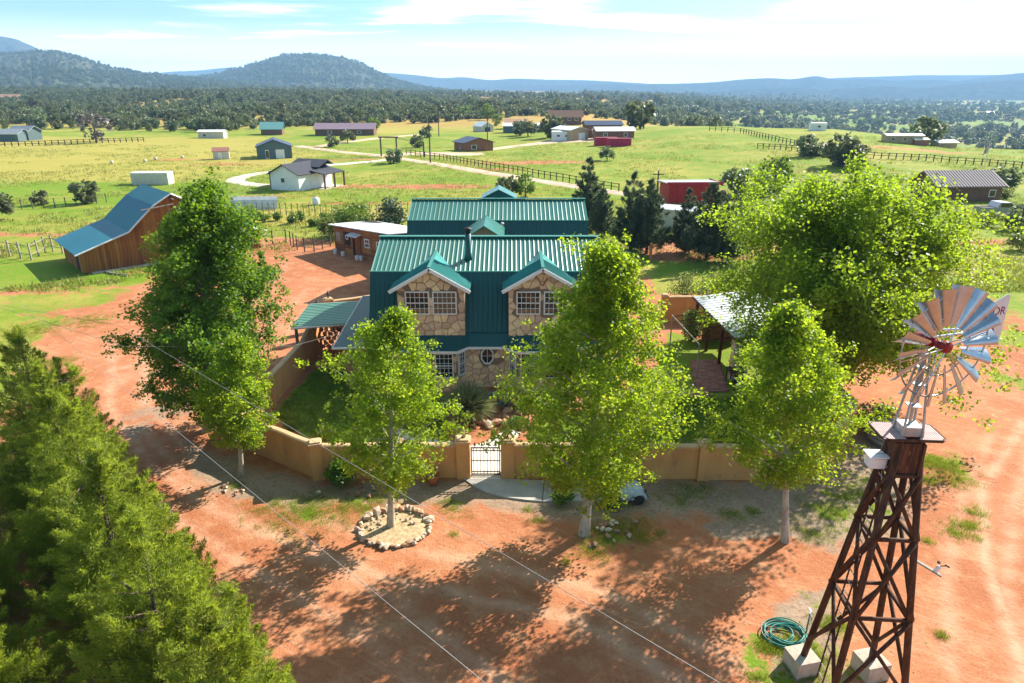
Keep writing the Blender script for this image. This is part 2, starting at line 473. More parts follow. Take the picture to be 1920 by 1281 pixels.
# left meadow
paint(grass, [(-400, 440), (100, 462), (240, 505), (290, 522), (215, 560), (130, 590), (60, 640), (110, 730), (-50, 800), (-500, 800)], .78, 1.0)
paint(lush, [(-300, 480), (300, 500), (290, 525), (-300, 560)], 1.0, 1.2)
for (px, py, rx, ry, v) in [(180, 585, 5, 1.3, .25), (60, 548, 6, .8, .3), (230, 540, 4, .7, .35), (30, 440, 12, 1.5, .2), (170, 452, 8, 1.5, .35), (330, 455, 6, 2, .4),
                            (300, 420, 12, 1.5, .3), (120, 612, 2, .8, .2), (60, 690, 1.6, 1.2, .4)]:
    c = GT(px, py); w = np.exp(-(((gx - c[0]) / rx) ** 2 + ((gy - c[1]) / ry) ** 2)); grass[:] = grass * (1 - w) + v * w
# dry fields
paint(lush, [(-500, 262), (480, 258), (600, 290), (500, 318), (400, 330), (260, 345), (-500, 348)], .12, 6)
paint(lush, [(440, 395), (770, 385), (770, 412), (440, 425)], .05, 2)
paint(lush, [(700, 232), (760, 226), (820, 232), (760, 250), (690, 252)], .05, 4)
paint(lush, [(1500, 250), (1700, 285), (1780, 300), (1700, 320), (1500, 290)], .45, 8)
paint(lush, [(-400, 345), (480, 345), (480, 370), (-400, 420)], .85, 5)
for (px, py, rx, ry, v) in [(815, 350, 11, 3.2, .0), (655, 349, 9, 2.0, .15), (500, 368, 14, 1.2, .3), (700, 382, 14, 1.0, .12), (995, 305, 16, 5, .12), (640, 300, 20, 3, .4),
                            (930, 318, 8, 3, .3), (560, 352, 7, 2, .2), (1720, 281, 18, 3, .1), (1480, 320, 10, 3, .5), (330, 300, 10, 4, .4), (420, 308, 10, 4, .35), (1290, 383, 10, 2, .4),
                            (1880, 455, 9, 1.6, .0), (1860, 400, 8, 1, .2), (1480, 470, 6, 2, .2)]:
    c = GT(px, py); w = np.exp(-(((gx - c[0]) / rx) ** 2 + ((gy - c[1]) / ry) ** 2)); grass[:] = grass * (1 - w) + v * w
# forest floor on the left rise, drier
az = gx / np.maximum(gy, 1)
ff = sst(250, 330, gy) * (1 - sst(.16, .3, az))
lush[:] = lush * (1 - ff * .85); grass[:] = grass * (1 - ff * .45)
# valley fields
vf = sst(400, 600, gy) * sst(.16, .3, az)
lush[:] = lush * (1 - vf) + vf * (.35 + .5 * (fbm(gx / 180 + 3, gy / 180, 3) > .44))
# grey gravelly soil round the foot of the courtyard wall
paint(pale, [(345, 825), (470, 875), (600, 905), (880, 900), (1000, 905), (1500, 895), (1640, 800), (1720, 860), (1700, 1000), (1560, 1030), (1480, 1010), (1330, 965), (1100, 985), (980, 955), (700, 945), (560, 955), (430, 930), (350, 880)], 1.0, 1.3)
paint(pale, [(1320, 985), (1400, 975), (1470, 990), (1440, 1010), (1340, 1010)], 1.0, .3)
paint(pale, [(1450, 1130), (1560, 1100), (1600, 1290), (1440, 1290)], .9, .4)
paint(pale, [(200, 790), (270, 760), (420, 735), (440, 755), (320, 790), (250, 830)], .55, .4)
paint(grass, [(500, 940), (700, 925), (720, 975), (560, 985)], .40, .5)
paint(grass, [(1100, 985), (1200, 970), (1230, 1010), (1110, 1050), (1060, 1040)], .42, .4)
paint(grass, [(1500, 880), (1680, 860), (1690, 1000), (1540, 1020)], .42, .6)
paint(grass, [(1400, 1170), (1560, 1110), (1640, 1281), (1500, 1300), (1390, 1290)], .47, .4)
paint(grass, [(1720, 850), (1800, 850), (1840, 900), (1720, 900)], .5, .4)
# courtyard lawns
paint(grass, [(500, 780), (590, 690), (640, 690), (700, 740), (840, 740), (840, 835), (600, 835)], .85, .4)
paint(grass, [(985, 832), (1490, 832), (1560, 760), (1500, 690), (1440, 640), (1330, 640), (1250, 620), (1230, 690), (1180, 745), (1000, 790)], .9, .4)
paint(lush, [(500, 850), (500, 640), (1560, 600), (1560, 850)], .8, .5)
# wheel tracks
def trk(l, w, amt=1.0, off=0.8):
    p = [G(*q) for q in l]
    for s in (-1, 1):
        q = []
        for k, (a, b) in enumerate(p):
            c, d = p[min(k + 1, len(p) - 1)]; e, f = p[max(k - 1, 0)]
            tx, ty = c - e, d - f; L = math.hypot(tx, ty); q.append((a - ty / L * off * s, b + tx / L * off * s))
        track[:] = np.maximum(track, amt * np.exp(-(line_d(gx, gy, q) / w) ** 2))
trk([(1990, 1281), (1900, 1060), (1885, 930), (1960, 800)], .22, 1.0)
trk([(1850, 1281), (1830, 1100), (1850, 950), (1900, 820)], .25, .6)
trk([(1560, 1400), (1100, 1130), (760, 1060), (480, 960), (330, 870), (240, 760), (240, 640)], .25, .75)
trk([(1000, 1400), (700, 1150), (450, 1010), (300, 900), (220, 800)], .25, .6)
trk([(230, 700), (330, 690), (500, 640), (600, 540)], .3, .5)
trk([(230, 730), (340, 650), (420, 600), (520, 500)], .3, .5)
ca = gme.attributes.new('mask', 'FLOAT_COLOR', 'POINT')
ca.data.foreach_set('color', np.stack([grass, lush, pale, track], -1).astype(np.float32).ravel())

def ground_material():
    t = NT('ground')
    P = t.pos()
    at = t.n('ShaderNodeAttribute', attribute_name='mask')
    sp = t.n('ShaderNodeSeparateColor'); t.set(sp.inputs[0], at.outputs['Color'])
    g, l, p = sp.outputs[0], sp.outputs[1], sp.outputs[2]
    tr = at.outputs['Alpha']
    nA = t.noise(.11, 5, .6, P); nB = t.noise(1.1, 5, .65, P); nC = t.noise(7, 4, .6, P); nD = t.noise(34, 3, .6, P)
    nE = t.noise(.35, 6, .7, P)
    dirt = t.mix(t.ramp(nA, .35, .65), (.45, .170, .078), (.37, .122, .050))
    dirt = t.mix(t.ramp(nB, .45, .75), dirt, (.53, .255, .130))
    dirt = t.mix(t.math('MULTIPLY', t.ramp(nE, .5, .66), .6), dirt, (.50, .26, .14))
    dirt = t.mix(t.math('MULTIPLY', t.ramp(nC, .5, .72), .55), dirt, (.27, .105, .055))
    dirt = t.mix(t.math('MULTIPLY', t.ramp(nD, .54, .68), .5), dirt, (.60, .36, .22))
    dirt = t.mix(t.math('MULTIPLY', tr, t.ramp(nB, .25, .6)), dirt, (.58, .34, .215))
    stk = t.noise(1.0, 6, .7, t.map(t.map(P, (1, 1, 1), (0, 0, R(33))), (.10, 1.5, 1)))
    dirt = t.mix(t.math('MULTIPLY', t.ramp(stk, .50, .64), t.math('MULTIPLY', t.ramp(nA, .40, .60), .3)), dirt, (.30, .105, .048))
    dirt = t.mix(t.math('MULTIPLY', t.ramp(t.noise(3.2, 5, .7, t.map(t.map(P, (1, 1, 1), (0, 0, R(31))), (.08, 1.6, 1))), .54, .66), t.math('MULTIPLY', t.ramp(nA, .60, .42), .3)), dirt, (.60, .36, .22))
    grav = t.mix(t.ramp(nB, .3, .7), (.38, .265, .18), (.27, .175, .115))
    grav = t.mix(t.math('MULTIPLY', t.ramp(nD, .5, .7), .7), grav, (.46, .38, .30))
    grav = t.mix(t.math('MULTIPLY', t.ramp(nC, .5, .7), .6), grav, (.14, .09, .06))
    soil = t.mix(t.ramp(t.math('ADD', p, t.math('MULTIPLY', t.math('SUBTRACT', t.math('ADD', t.math('MULTIPLY', nB, .5), t.math('MULTIPLY', nE, .5)), .5), 2.2)), .3, .75), dirt, grav)
    lu = t.math('ADD', l, t.math('ADD', t.math('MULTIPLY', t.math('SUBTRACT', t.noise(.055, 6, .7, P), .5), 2.0), t.math('MULTIPLY', t.math('SUBTRACT', nE, .5), 1.2)))
    gr = t.mix(t.ramp(lu, .1, .9), (.38, .32, .070), (.135, .240, .012))
    gr = t.mix(t.math('MULTIPLY', t.ramp(t.noise(.16, 7, .75, t.map(P, (1, 2.0, 1))), .44, .66), .55), gr, (.28, .27, .045))
    gr = t.mix(t.math('MULTIPLY', t.ramp(nC, .48, .70), .55), gr, (.085, .12, .014))
    gr = t.mix(t.math('MULTIPLY', t.ramp(t.noise(1.9, 6, .8, P), .50, .70), .5), gr, (.10, .13, .018))
    gr = t.mix(t.math('MULTIPLY', t.ramp(t.noise(.6, 7, .8, P), .54, .68), .6), gr, (.33, .20, .10))
    f = t.ramp(t.math('ADD', g, t.math('ADD', t.math('MULTIPLY', t.math('SUBTRACT', nE, .5), 1.5), t.math('ADD', t.math('MULTIPLY', t.math('SUBTRACT', nB, .5), 1.3), t.math('MULTIPLY', t.math('SUBTRACT', nC, .5), .7)))), .36, .62)
    col = t.mix(f, soil, gr)
    b = t.bsdf(Base_Color=col, Roughness=.95)
    b.inputs['Specular IOR Level'].default_value = .1
    hgt = t.math('ADD', t.math('MULTIPLY', nC, .6), t.math('ADD', t.math('MULTIPLY', nD, .35), t.math('MULTIPLY', t.noise(2.2, 6, .7, P), .8)))
    t.t.links.new(t.bump(hgt, .55, .10), b.inputs['Normal'])
    return t.m
gme.materials.append(ground_material())
tag(mobj('ground', gme), kind='structure')

def strip(name, pts, w, mat, dz=.03, wob=.25, n=60, seed=1):
    """a road strip that follows the terrain, uneven edges"""
    rs = np.random.RandomState(seed)
    P = np.array(pts, float)
    s = np.concatenate([[0], np.cumsum(np.hypot(*np.diff(P, axis=0).T))])
    u = np.linspace(0, s[-1], n)
    X = np.interp(u, s, P[:, 0]); Y = np.interp(u, s, P[:, 1])
    for _ in range(max(2, n // 40)):
        X[1:-1] = (X[:-2] + X[1:-1] * 2 + X[2:]) / 4; Y[1:-1] = (Y[:-2] + Y[1:-1] * 2 + Y[2:]) / 4
    tx = np.gradient(X); ty = np.gradient(Y); L = np.hypot(tx, ty)
    nx, ny = -ty / L, tx / L
    k = 7
    ww = np.asarray(w if np.ndim(w) else [w] * n) if np.ndim(w) == 0 else np.interp(u, np.linspace(0, s[-1], len(w)), w)
    VV = []
    for q in range(k):
        f = q / (k - 1) - .5
        jit = (rs.rand(n) - .5) * wob * (1 if q in (0, k - 1) else 0)
        x = X + nx * (f * ww + jit); y = Y + ny * (f * ww + jit)
        VV.append(np.stack([x, y, terrain(x, y) + dz - (dz + .06) * (1 if q in (0, k - 1) else 0)], -1))
    VV = np.stack(VV, 1).reshape(-1, 3)
    a, b = np.meshgrid(np.arange(n - 1), np.arange(k - 1), indexing='ij')
    F = np.stack([a * k + b, a * k + b + 1, (a + 1) * k + b + 1, (a + 1) * k + b], -1).reshape(-1, 4)
    me = fast_mesh(name, VV, F, True); me.materials.append(mat)
    return tag(mobj(name, me), kind='structure')
t_ = NT('gravel_road'); P_ = t_.pos()
c_ = t_.mix(t_.ramp(t_.noise(.25, 5, .6, P_), .3, .7), (.58, .42, .30), (.48, .31, .20))
c_ = t_.mix(t_.math('MULTIPLY', t_.ramp(t_.noise(3, 5, .6, P_), .5, .7), .5), c_, (.64, .50, .38))
b_ = t_.bsdf(Base_Color=c_, Roughness=.95); t_.t.links.new(t_.bump(t_.noise(8, 4, .6, P_), .4, .05), b_.inputs['Normal'])
M['gravel'] = t_.m
def GX(l): return [GT(*p)[:2] for p in l]
strip('road', GX([(560, 274), (640, 285), (735, 295), (820, 308), (900, 322), (1000, 338), (1100, 353), (1200, 368)]), [3.8, 3.8, 3.6], M['gravel'], .10, .5, 140)
strip('road', GX([(735, 293), (770, 288), (850, 289), (905, 289)]), [3.5, 6, 9, 6], M['gravel'], .14, .8, 50, 2)
strip('road', GX([(900, 283), (960, 275), (1040, 266), (1110, 262), (1180, 262)]), [4, 4.5, 8, 14, 10], M['gravel'], .12, .6, 60, 3)
strip('road', GX([(590, 276), (640, 268), (720, 258), (800, 252)]), 4, M['gravel'], .12, .5, 50, 4)
strip('road', GX([(735, 299), (690, 304), (640, 308), (560, 314), (470, 328), (445, 334), (440, 340), (470, 346), (500, 348)]), [3, 3, 3, 3.2, 3.6, 3.6], M['pale_concrete'], .09, .4, 90, 5)

# ================================================================== HILLS AND RANGES
def hill_material(name, a, b, dots, sc):
    t = NT(name); P = t.pos()
    col = t.mix(t.ramp(t.noise(.004, 5, .6, P), .35, .65), a, b)
    v = t.n('ShaderNodeTexVoronoi', {'Vector': t.map(P, (1, 1, .6)), 'Scale': sc, 'Randomness': 1.0})
    col = t.mix(t.ramp(v.outputs['Distance'], .42, .56), dots, col)
    bb = t.bsdf(Base_Color=col, Roughness=1.0); bb.inputs['Specular IOR Level'].default_value = 0.0
    t.t.links.new(t.bump(t.noise(.02, 6, .65, P), .8, 12), bb.inputs['Normal'])
    return t.m
M['hill'] = hill_material('hill', (.09, .10, .06), (.12, .11, .07), (.05, .065, .04), .09)
M['range'] = hill_material('range', (.055, .065, .05), (.085, .085, .065), (.03, .04, .03), .02)
def ridge(name, prof, D, fore, back, mat, base, seed, rough=.12, n=240, rows=36):
    P = np.array(prof, float)
    px = np.linspace(P[0, 0], P[-1, 0], n)
    # smooth interpolation of the skyline rows
    py = np.interp(px, P[:, 0], P[:, 1])
    kk = max(3, int(n / len(P) / 2)) | 1
    pad = np.pad(py, kk // 2, mode='edge'); py = np.convolve(pad, np.ones(kk) / kk, 'valid')
    top = np.array([at_dist(a, b, D) for a, b in zip(px, py)])
    V = []
    for r in range(rows + 1):
        t = r / rows
        if t <= .7:
            q = t / .7; s = q * q * (3 - 2 * q) * .55 + q * .45; y = D - fore * (1 - q)
        else:
            q = 1 - (t - .7) / .3; s = q; y = D + back * (1 - q)
        nz = (fbm(px / 40 + seed, np.full(n, q * 2.2 + seed), 5) - .46) * 2
        rav = np.abs(fbm(px / 22 + seed * 2, np.full(n, q * .8 + seed), 4) - .46) * 3
        h = (top[:, 2] - base)
        z = base - 12 + (h + 12) * s + h * rough * (nz - rav * .8) * (4 * q * (1 - q)) + h * rough * .10 * nz * q
        x = top[:, 0] * (y / D) * (1.0 if True else 1)
        V.append(np.stack([x, np.full(n, y) + (nz * fore * .04), z], -1))
    V = np.array(V)
    a, b = np.meshgrid(np.arange(rows), np.arange(n - 1), indexing='ij')
    F = np.stack([a * n + b, a * n + b + 1, (a + 1) * n + b + 1, (a + 1) * n + b], -1).reshape(-1, 4)
    me = fast_mesh(name, V.reshape(-1, 3), F, True); me.materials.append(mat)
    tag(mobj(name, me), kind='structure')
    return V
hillV = ridge('hill', [(-420, 110), (-200, 122), (-60, 104), (20, 101), (60, 98), (92, 94), (130, 101), (165, 114), (210, 127), (265, 138), (330, 145), (400, 150), (480, 158), (560, 168)], 2400, 1250, 900, M['hill'], 14, 3, .10)
mesaV = ridge('mesa_hill', [(250, 168), (330, 149), (400, 140), (450, 127), (500, 110), (528, 103), (560, 101), (600, 102), (640, 106), (668, 115), (700, 131), (740, 149), (790, 162), (850, 172), (930, 182)], 3200, 1200, 1100, M['hill'], 8, 5, .08)
ridge('mountain_peak', [(-500, 70), (-260, 64), (-120, 65), (0, 67), (30, 72), (55, 82), (80, 96), (130, 112), (220, 130), (300, 150)], 4200, 1300, 1500, M['range'], 15, 8, .10)
ridge('mountain_range', [(180, 150), (270, 140), (320, 134), (360, 133), (385, 131), (410, 128), (445, 125), (480, 131), (560, 142), (640, 148), (720, 136), (780, 141), (830, 147), (868, 144), (920, 151), (962, 147), (1010, 149), (1090, 150), (1150, 153), (1230, 158)], 6800, 1300, 1100, M['range'], 0, 13, .16, 320)
ridge('mountain_range', [(760, 172), (900, 164), (1000, 160), (1060, 160), (1180, 158), (1260, 157), (1330, 155), (1380, 150), (1440, 146), (1490, 149), (1530, 141), (1570, 151), (1620, 147), (1680, 152), (1740, 149), (1800, 153), (1845, 143), (1900, 138), (1990, 133), (2150, 126), (2400, 124)], 5700, 1200, 1000, M['range'], -42, 21, .17, 320)
ridge('mountain_range', [(1430, 156), (1560, 146), (1640, 144), (1720, 141), (1800, 141), (1860, 141), (1960, 140), (2200, 132), (2500, 134)], 7300, 1100, 1000, M['range'], -30, 34, .12, 240)
ridge('mountain_range', [(1180, 186), (1290, 176), (1400, 168), (1480, 163), (1560, 169), (1650, 160), (1720, 166), (1800, 158), (1900, 150), (2050, 142), (2400, 136)], 4500, 900, 700, M['range'], -42, 55, .2, 240)
footV = ridge('foothill', [(820, 186), (930, 178), (1000, 173), (1090, 171), (1180, 173), (1240, 177), (1290, 174), (1340, 178), (1430, 179), (1480, 177), (1540, 182), (1590, 186), (1680, 188), (1740, 190), (1810, 196), (1900, 203), (2050, 206)], 3300, 700, 900, M['hill'], -42, 44, .10, 240, 24)

# ================================================================== TREES
def leaf_quads(C, size, rng, up=.25, asp=.8):
    N = len(C)
    nrm = rng.normal(size=(N, 3)); nrm[:, 2] = np.abs(nrm[:, 2]) + up
    nrm /= np.linalg.norm(nrm, axis=1)[:, None]
    t = rng.normal(size=(N, 3)); t -= nrm * (t * nrm).sum(1)[:, None]; t /= np.linalg.norm(t, axis=1)[:, None]
    b = np.cross(nrm, t)
    s = np.asarray(size)[:, None] * .5
    V = np.stack([C + t * s, C + b * s * asp, C - t * s * .9, C - b * s * asp], 1).reshape(-1, 3)
    F = np.arange(4 * N).reshape(N, 4)
    return V, F
def tube_np(mb, pts, r0, r1, n=6):
    m = len(pts); mb.tube(pts, [r0 + (r1 - r0) * k / (m - 1) for k in range(m)], n, False)
def broad_tree(H, cb, Rx, nleaf, ls, seed, limbs=34, trunk_r=.16, shape='aspen', lean=(0, 0), clump=.34, spread=1.0):
    """returns (wood MB, leaf mesh) of a broadleaf tree"""
    rng = np.random.RandomState(seed); rd = random.Random(seed)
    mb = MB()
    pts = []
    for k in range(9):
        t = k / 8
        pts.append((lean[0] * t + rd.uniform(-.05, .05) * H * .12 * t, lean[1] * t + rd.uniform(-.05, .05) * H * .12 * t, H * .93 * t))
    mb.tube(pts, [trunk_r * (1.25 if k == 0 else 1) * (1 - .9 * (k / 8)) + .012 for k in range(9)], 9, False)
    def axis(z):
        t = min(max(z / (H * .93), 0), 1) * 8; k = min(int(t), 7); f = t - k
        return Vector(pts[k]).lerp(Vector(pts[k + 1]), f)
    def env(t):
        if shape == 'aspen':
            t = min(max(t, 0), 1)
            return Rx * ((.55 + .45 * min(1, t / .28)) * max(0, 1 - max(0, t - .22) / .78) ** .62 + .06)
        if shape == 'cone': return Rx * ((1 - t) ** .75 * min(1, .35 + t * 4) + .05)
        return Rx * (math.sin(PI * (min(max(t, 0), 1) * .76 + .17)) ** .55)
    cl = []
    for k in range(limbs):
        t = (k + rd.random()) / limbs
        z0 = cb * .95 + (H * (.90 if shape != 'round' else .80) - cb) * t
        a = k * 2.39996 + rd.uniform(-.5, .5)
        L = env(t) * rd.uniform(.58, 1.16) * (1.32 if rd.random() < .16 else 1)
        up = rd.uniform(.35, .8) * L if shape != 'round' else rd.uniform(.1, .7) * L
        up *= 1.0 - .35 * t
        zt = z0 + up
        b0 = axis(max(z0 - up * .35, cb * .6)); p1 = axis(z0) + Vector((math.cos(a) * L, math.sin(a) * L, zt - z0))
        mid = b0.lerp(p1, .5) + Vector((rd.uniform(-.1, .1), rd.uniform(-.1, .1), rd.uniform(.0, .12))) * L
        tube_np(mb, [b0, b0.lerp(mid, .6), mid, p1], trunk_r * .32 * (1 - .6 * t) + .01, .006, 5)
        for _ in range(3):
            sh = p1.lerp(b0, rd.uniform(0, .35)); hh = rd.uniform(.25, .75) * clump * 2.2
            for u in (.35, .7, 1.0): cl.append((sh.x + rd.gauss(0, .07), sh.y + rd.gauss(0, .07), sh.z + hh * u, clump * (.62 - .3 * u)))
        for f in (.34, .55, .74, .9, 1.0):
            q = (b0.lerp(mid, f * 2) if f < .5 else mid.lerp(p1, f * 2 - 1))
            m = 3 if f > .5 else 2
            for _ in range(m):
                j = Vector((rd.gauss(0, 1), rd.gauss(0, 1), rd.gauss(0, .8))) * (.13 * L + .08) * spread
                c = q + j
                cl.append((c.x, c.y, max(c.z, cb * .8), (.6 + .8 * rd.random()) * clump))
    for k in range(limbs // 3):
        t = rd.uniform(.6, 1.0); c = axis(H * .93 * (cb / H + (1 - cb / H) * t)) + Vector((rd.gauss(0, .2), rd.gauss(0, .2), rd.uniform(0, .06 * H)))
        cl.append((c.x, c.y, min(c.z, H), clump * .8))
    cl = np.array(cl)
    w = cl[:, 3] ** 2; w /= w.sum()
    idx = rng.choice(len(cl), nleaf, p=w)
    d = rng.normal(size=(nleaf, 3)); d /= np.linalg.norm(d, axis=1)[:, None]
    rr = rng.rand(nleaf) ** .6 * 1.12
    C = cl[idx, :3] + d * (rr * cl[idx, 3])[:, None] * np.array([1, 1, .8])
    size = ls * (.6 + .8 * rng.rand(nleaf))
    Vq, Fq = leaf_quads(C, size, rng)
    # light new growth towards the outside, per leaf
    r = np.clip(rng.rand(nleaf), 0, 1)
    return mb, fast_mesh('crown', Vq, Fq, False, r)
def plume_tree(H, R, nplume, nblade, bl, bw, seed, leaders=1, inner=True, base=.04, flat=.75):
    """conifer made of upswept plumes of short blades"""
    rng = np.random.RandomState(seed); rd = random.Random(seed)
    mb = MB()
    mb.tube([(0, 0, 0), (rd.uniform(-.1, .1), rd.uniform(-.1, .1), H * .5), (0, 0, H * .93)], [.02 * H, .010 * H, .008], 8, False)
    Vs = []; rs = []
    tops = [(0, 0, H)] + [(rd.uniform(-.45, .45) * R, rd.uniform(-.45, .45) * R, H * rd.uniform(.55, .98)) for _ in range(leaders - 1)]
    for k in range(nplume):
        lx, ly, lh = tops[rd.randrange(len(tops)) if rd.random() < .6 else 0]
        t = (1 - math.sqrt(rd.random())) * .97 + .01     # more plumes low down
        if rd.random() < .2: t = rd.random()
        z = lh * (base + (1 - base) * t)
        env = R * (1 - t) ** flat * (.72 + .55 * rd.random()) * min(1.0, .55 + t * 5) * (1 if lh == H else .6) + .03
        f = 1.0 if (not inner or rd.random() < .72) else rd.uniform(.35, .8)
        a = rd.uniform(0, 2 * PI)
        L = (.55 + .8 * rd.random()) * R * .42 * (1 - .45 * t)
        el = R0 = rd.uniform(.45, 1.15)
        dirv = np.array([math.cos(a) * math.cos(el), math.sin(a) * math.cos(el), math.sin(el)])
        tip = np.array([lx + math.cos(a) * env * f, ly + math.sin(a) * env * f, z + L * .5])
        org = tip - dirv * L
        if rd.random() < .35:
            mb.tube([(lx * .5, ly * .5, max(z - env * .5, .1)), tuple(org)], [.012 * R, .005 * R], 4, False)
        m = nblade
        s = rng.rand(m) ** .8
        ax = org + dirv * (s * L)[:, None]
        off = rng.normal(size=(m, 3)); off *= ((1.05 - s) * L * .22)[:, None]
        C = ax + off
        bd = dirv + rng.normal(size=(m, 3)) * .55 + off / (np.linalg.norm(off, axis=1)[:, None] + 1e-6) * .5
        bd /= np.linalg.norm(bd, axis=1)[:, None]
        sd_ = np.cross(bd, rng.normal(size=(m, 3))); sd_ /= np.linalg.norm(sd_, axis=1)[:, None]
        ll = (bl * (.6 + .8 * rng.rand(m)))[:, None]; wv = (bw * (.6 + .8 * rng.rand(m)))[:, None]
        Vs.append(np.stack([C - sd_ * wv * .5, C + sd_ * wv * .5, C + bd * ll], 1).reshape(-1, 3))
        rs.append(np.clip(s * .7 + .3 * rng.rand(m) + rd.uniform(-.15, .15), 0, 1))  # blade tone brightens from plume base to tip; backlight painted in for junipers
    V = np.concatenate(Vs); n = len(V) // 3
    return mb, fast_mesh('crown', V, np.arange(3 * n).reshape(n, 3), False, np.concatenate(rs))
def tree(name, label, cat, mb_wood, crown_me, leafm, barkm, loc, rz=0, sc=1.0, group=None):
    o = thing(name, label, cat, loc, rz, group)
    o.scale = (sc, sc, sc)
    wme = mb_wood if isinstance(mb_wood, bpy.types.Mesh) else mb_wood.mesh('trunk', barkm, True)
    mobj('trunk', wme, barkm, o)
    mobj('crown', crown_me, leafm, o)
    return o
def g3(px, py):
    a = G(px, py); return (a[0], a[1], H1(*a) - .03)

# --- the aspens and poplars round the courtyard
def P3(px, py): return g3(px, py)
wd, cm = broad_tree(8.9, 1.7, 2.05, 27000, .10, 11, 44, .12, 'aspen', (.55, .2), .28)
tree('aspen_tree', 'slender aspen with pale open crown standing inside a ring of stones', 'tree', wd, cm, M['aspen_leaf'], M['bark_aspen'], P3(732, 988), 0, 1, 'aspens along the courtyard wall')
wd, cm = broad_tree(11.4, 1.5, 2.75, 62000, .105, 12, 66, .17, 'aspen', (.55, .4), .36)
tree('aspen_tree', 'tallest dense bright green aspen right of the iron gate', 'tree', wd, cm, M['aspen_leaf'], M['bark_aspen'], P3(1095, 1003), 0, 1, 'aspens along the courtyard wall')
wd, cm = broad_tree(9.4, 2.3, 2.0, 33000, .105, 13, 48, .12, 'aspen', (-.9, .5), .34)
tree('aspen_tree', 'aspen with bare white trunk in front of the right wall, left of the windmill', 'tree', wd, cm, M['aspen_leaf'], M['bark_aspen'], P3(1472, 1015), 0, 1, 'aspens along the courtyard wall')
wd, cm = broad_tree(6.6, 1.5, 1.3, 20000, .10, 14, 32, .10, 'aspen', (.65, .2), .27)
tree('aspen_tree', 'small light green aspen at the left wall corner beside the dark poplar', 'tree', wd, cm, M['aspen_leaf'], M['bark_aspen'], P3(452, 893), 0, 1, 'aspens along the courtyard wall')
wd, cm = broad_tree(12.2, .9, 3.35, 100000, .125, 15, 90, .24, 'aspen', (1.5, .3), .40)
tree('poplar_tree', 'tall dark green poplar in front of the barn, left of the courtyard', 'tree', wd, cm, M['poplar_leaf'], M['bark_aspen'], P3(392, 806), 0, 1)
wd, cm = broad_tree(12.4, 1.3, 5.5, 130000, .155, 16, 100, .36, 'round', (.0, .6), .66)
tree('cottonwood_tree', 'huge spreading cottonwood behind the windmill on the right', 'tree', wd, cm, M['cotton_leaf'], M['bark_dark'], (16.3, 32.4, 0), 0, 1)

# --- junipers in the left foreground
jv = []
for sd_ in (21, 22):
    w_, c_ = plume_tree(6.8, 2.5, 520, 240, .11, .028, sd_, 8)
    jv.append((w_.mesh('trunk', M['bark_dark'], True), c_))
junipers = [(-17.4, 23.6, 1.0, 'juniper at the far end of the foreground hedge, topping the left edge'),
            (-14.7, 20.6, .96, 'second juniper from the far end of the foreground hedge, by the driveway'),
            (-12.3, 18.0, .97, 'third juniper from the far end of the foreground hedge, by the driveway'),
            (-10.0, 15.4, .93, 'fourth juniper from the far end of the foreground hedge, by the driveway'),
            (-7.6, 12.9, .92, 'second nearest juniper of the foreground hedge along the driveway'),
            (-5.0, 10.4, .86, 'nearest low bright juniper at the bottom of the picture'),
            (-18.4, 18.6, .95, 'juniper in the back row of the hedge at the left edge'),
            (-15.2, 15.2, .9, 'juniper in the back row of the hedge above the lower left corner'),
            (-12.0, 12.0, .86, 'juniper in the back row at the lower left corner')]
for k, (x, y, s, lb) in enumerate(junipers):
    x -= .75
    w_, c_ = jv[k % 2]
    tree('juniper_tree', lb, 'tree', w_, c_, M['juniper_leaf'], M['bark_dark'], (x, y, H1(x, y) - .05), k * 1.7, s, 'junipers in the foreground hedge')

# --- dark cypresses right of the green-roofed garage
cvs = []
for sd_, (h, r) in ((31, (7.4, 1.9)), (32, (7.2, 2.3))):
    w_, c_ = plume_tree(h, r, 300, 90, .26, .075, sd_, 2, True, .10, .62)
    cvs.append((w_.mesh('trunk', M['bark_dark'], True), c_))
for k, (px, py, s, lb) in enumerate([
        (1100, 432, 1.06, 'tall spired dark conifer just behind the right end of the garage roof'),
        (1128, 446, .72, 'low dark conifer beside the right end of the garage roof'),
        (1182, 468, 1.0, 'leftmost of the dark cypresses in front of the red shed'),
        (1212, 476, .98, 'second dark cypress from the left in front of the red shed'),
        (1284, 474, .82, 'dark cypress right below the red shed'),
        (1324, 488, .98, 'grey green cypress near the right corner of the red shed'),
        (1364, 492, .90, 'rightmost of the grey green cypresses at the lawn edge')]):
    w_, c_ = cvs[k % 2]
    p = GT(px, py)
    tree('cypress_tree', lb, 'tree', w_, c_, M['cypress_leaf'], M['bark_dark'], (p[0], p[1], p[2] - .05), k * 2.3, s, 'cypresses behind the garage')

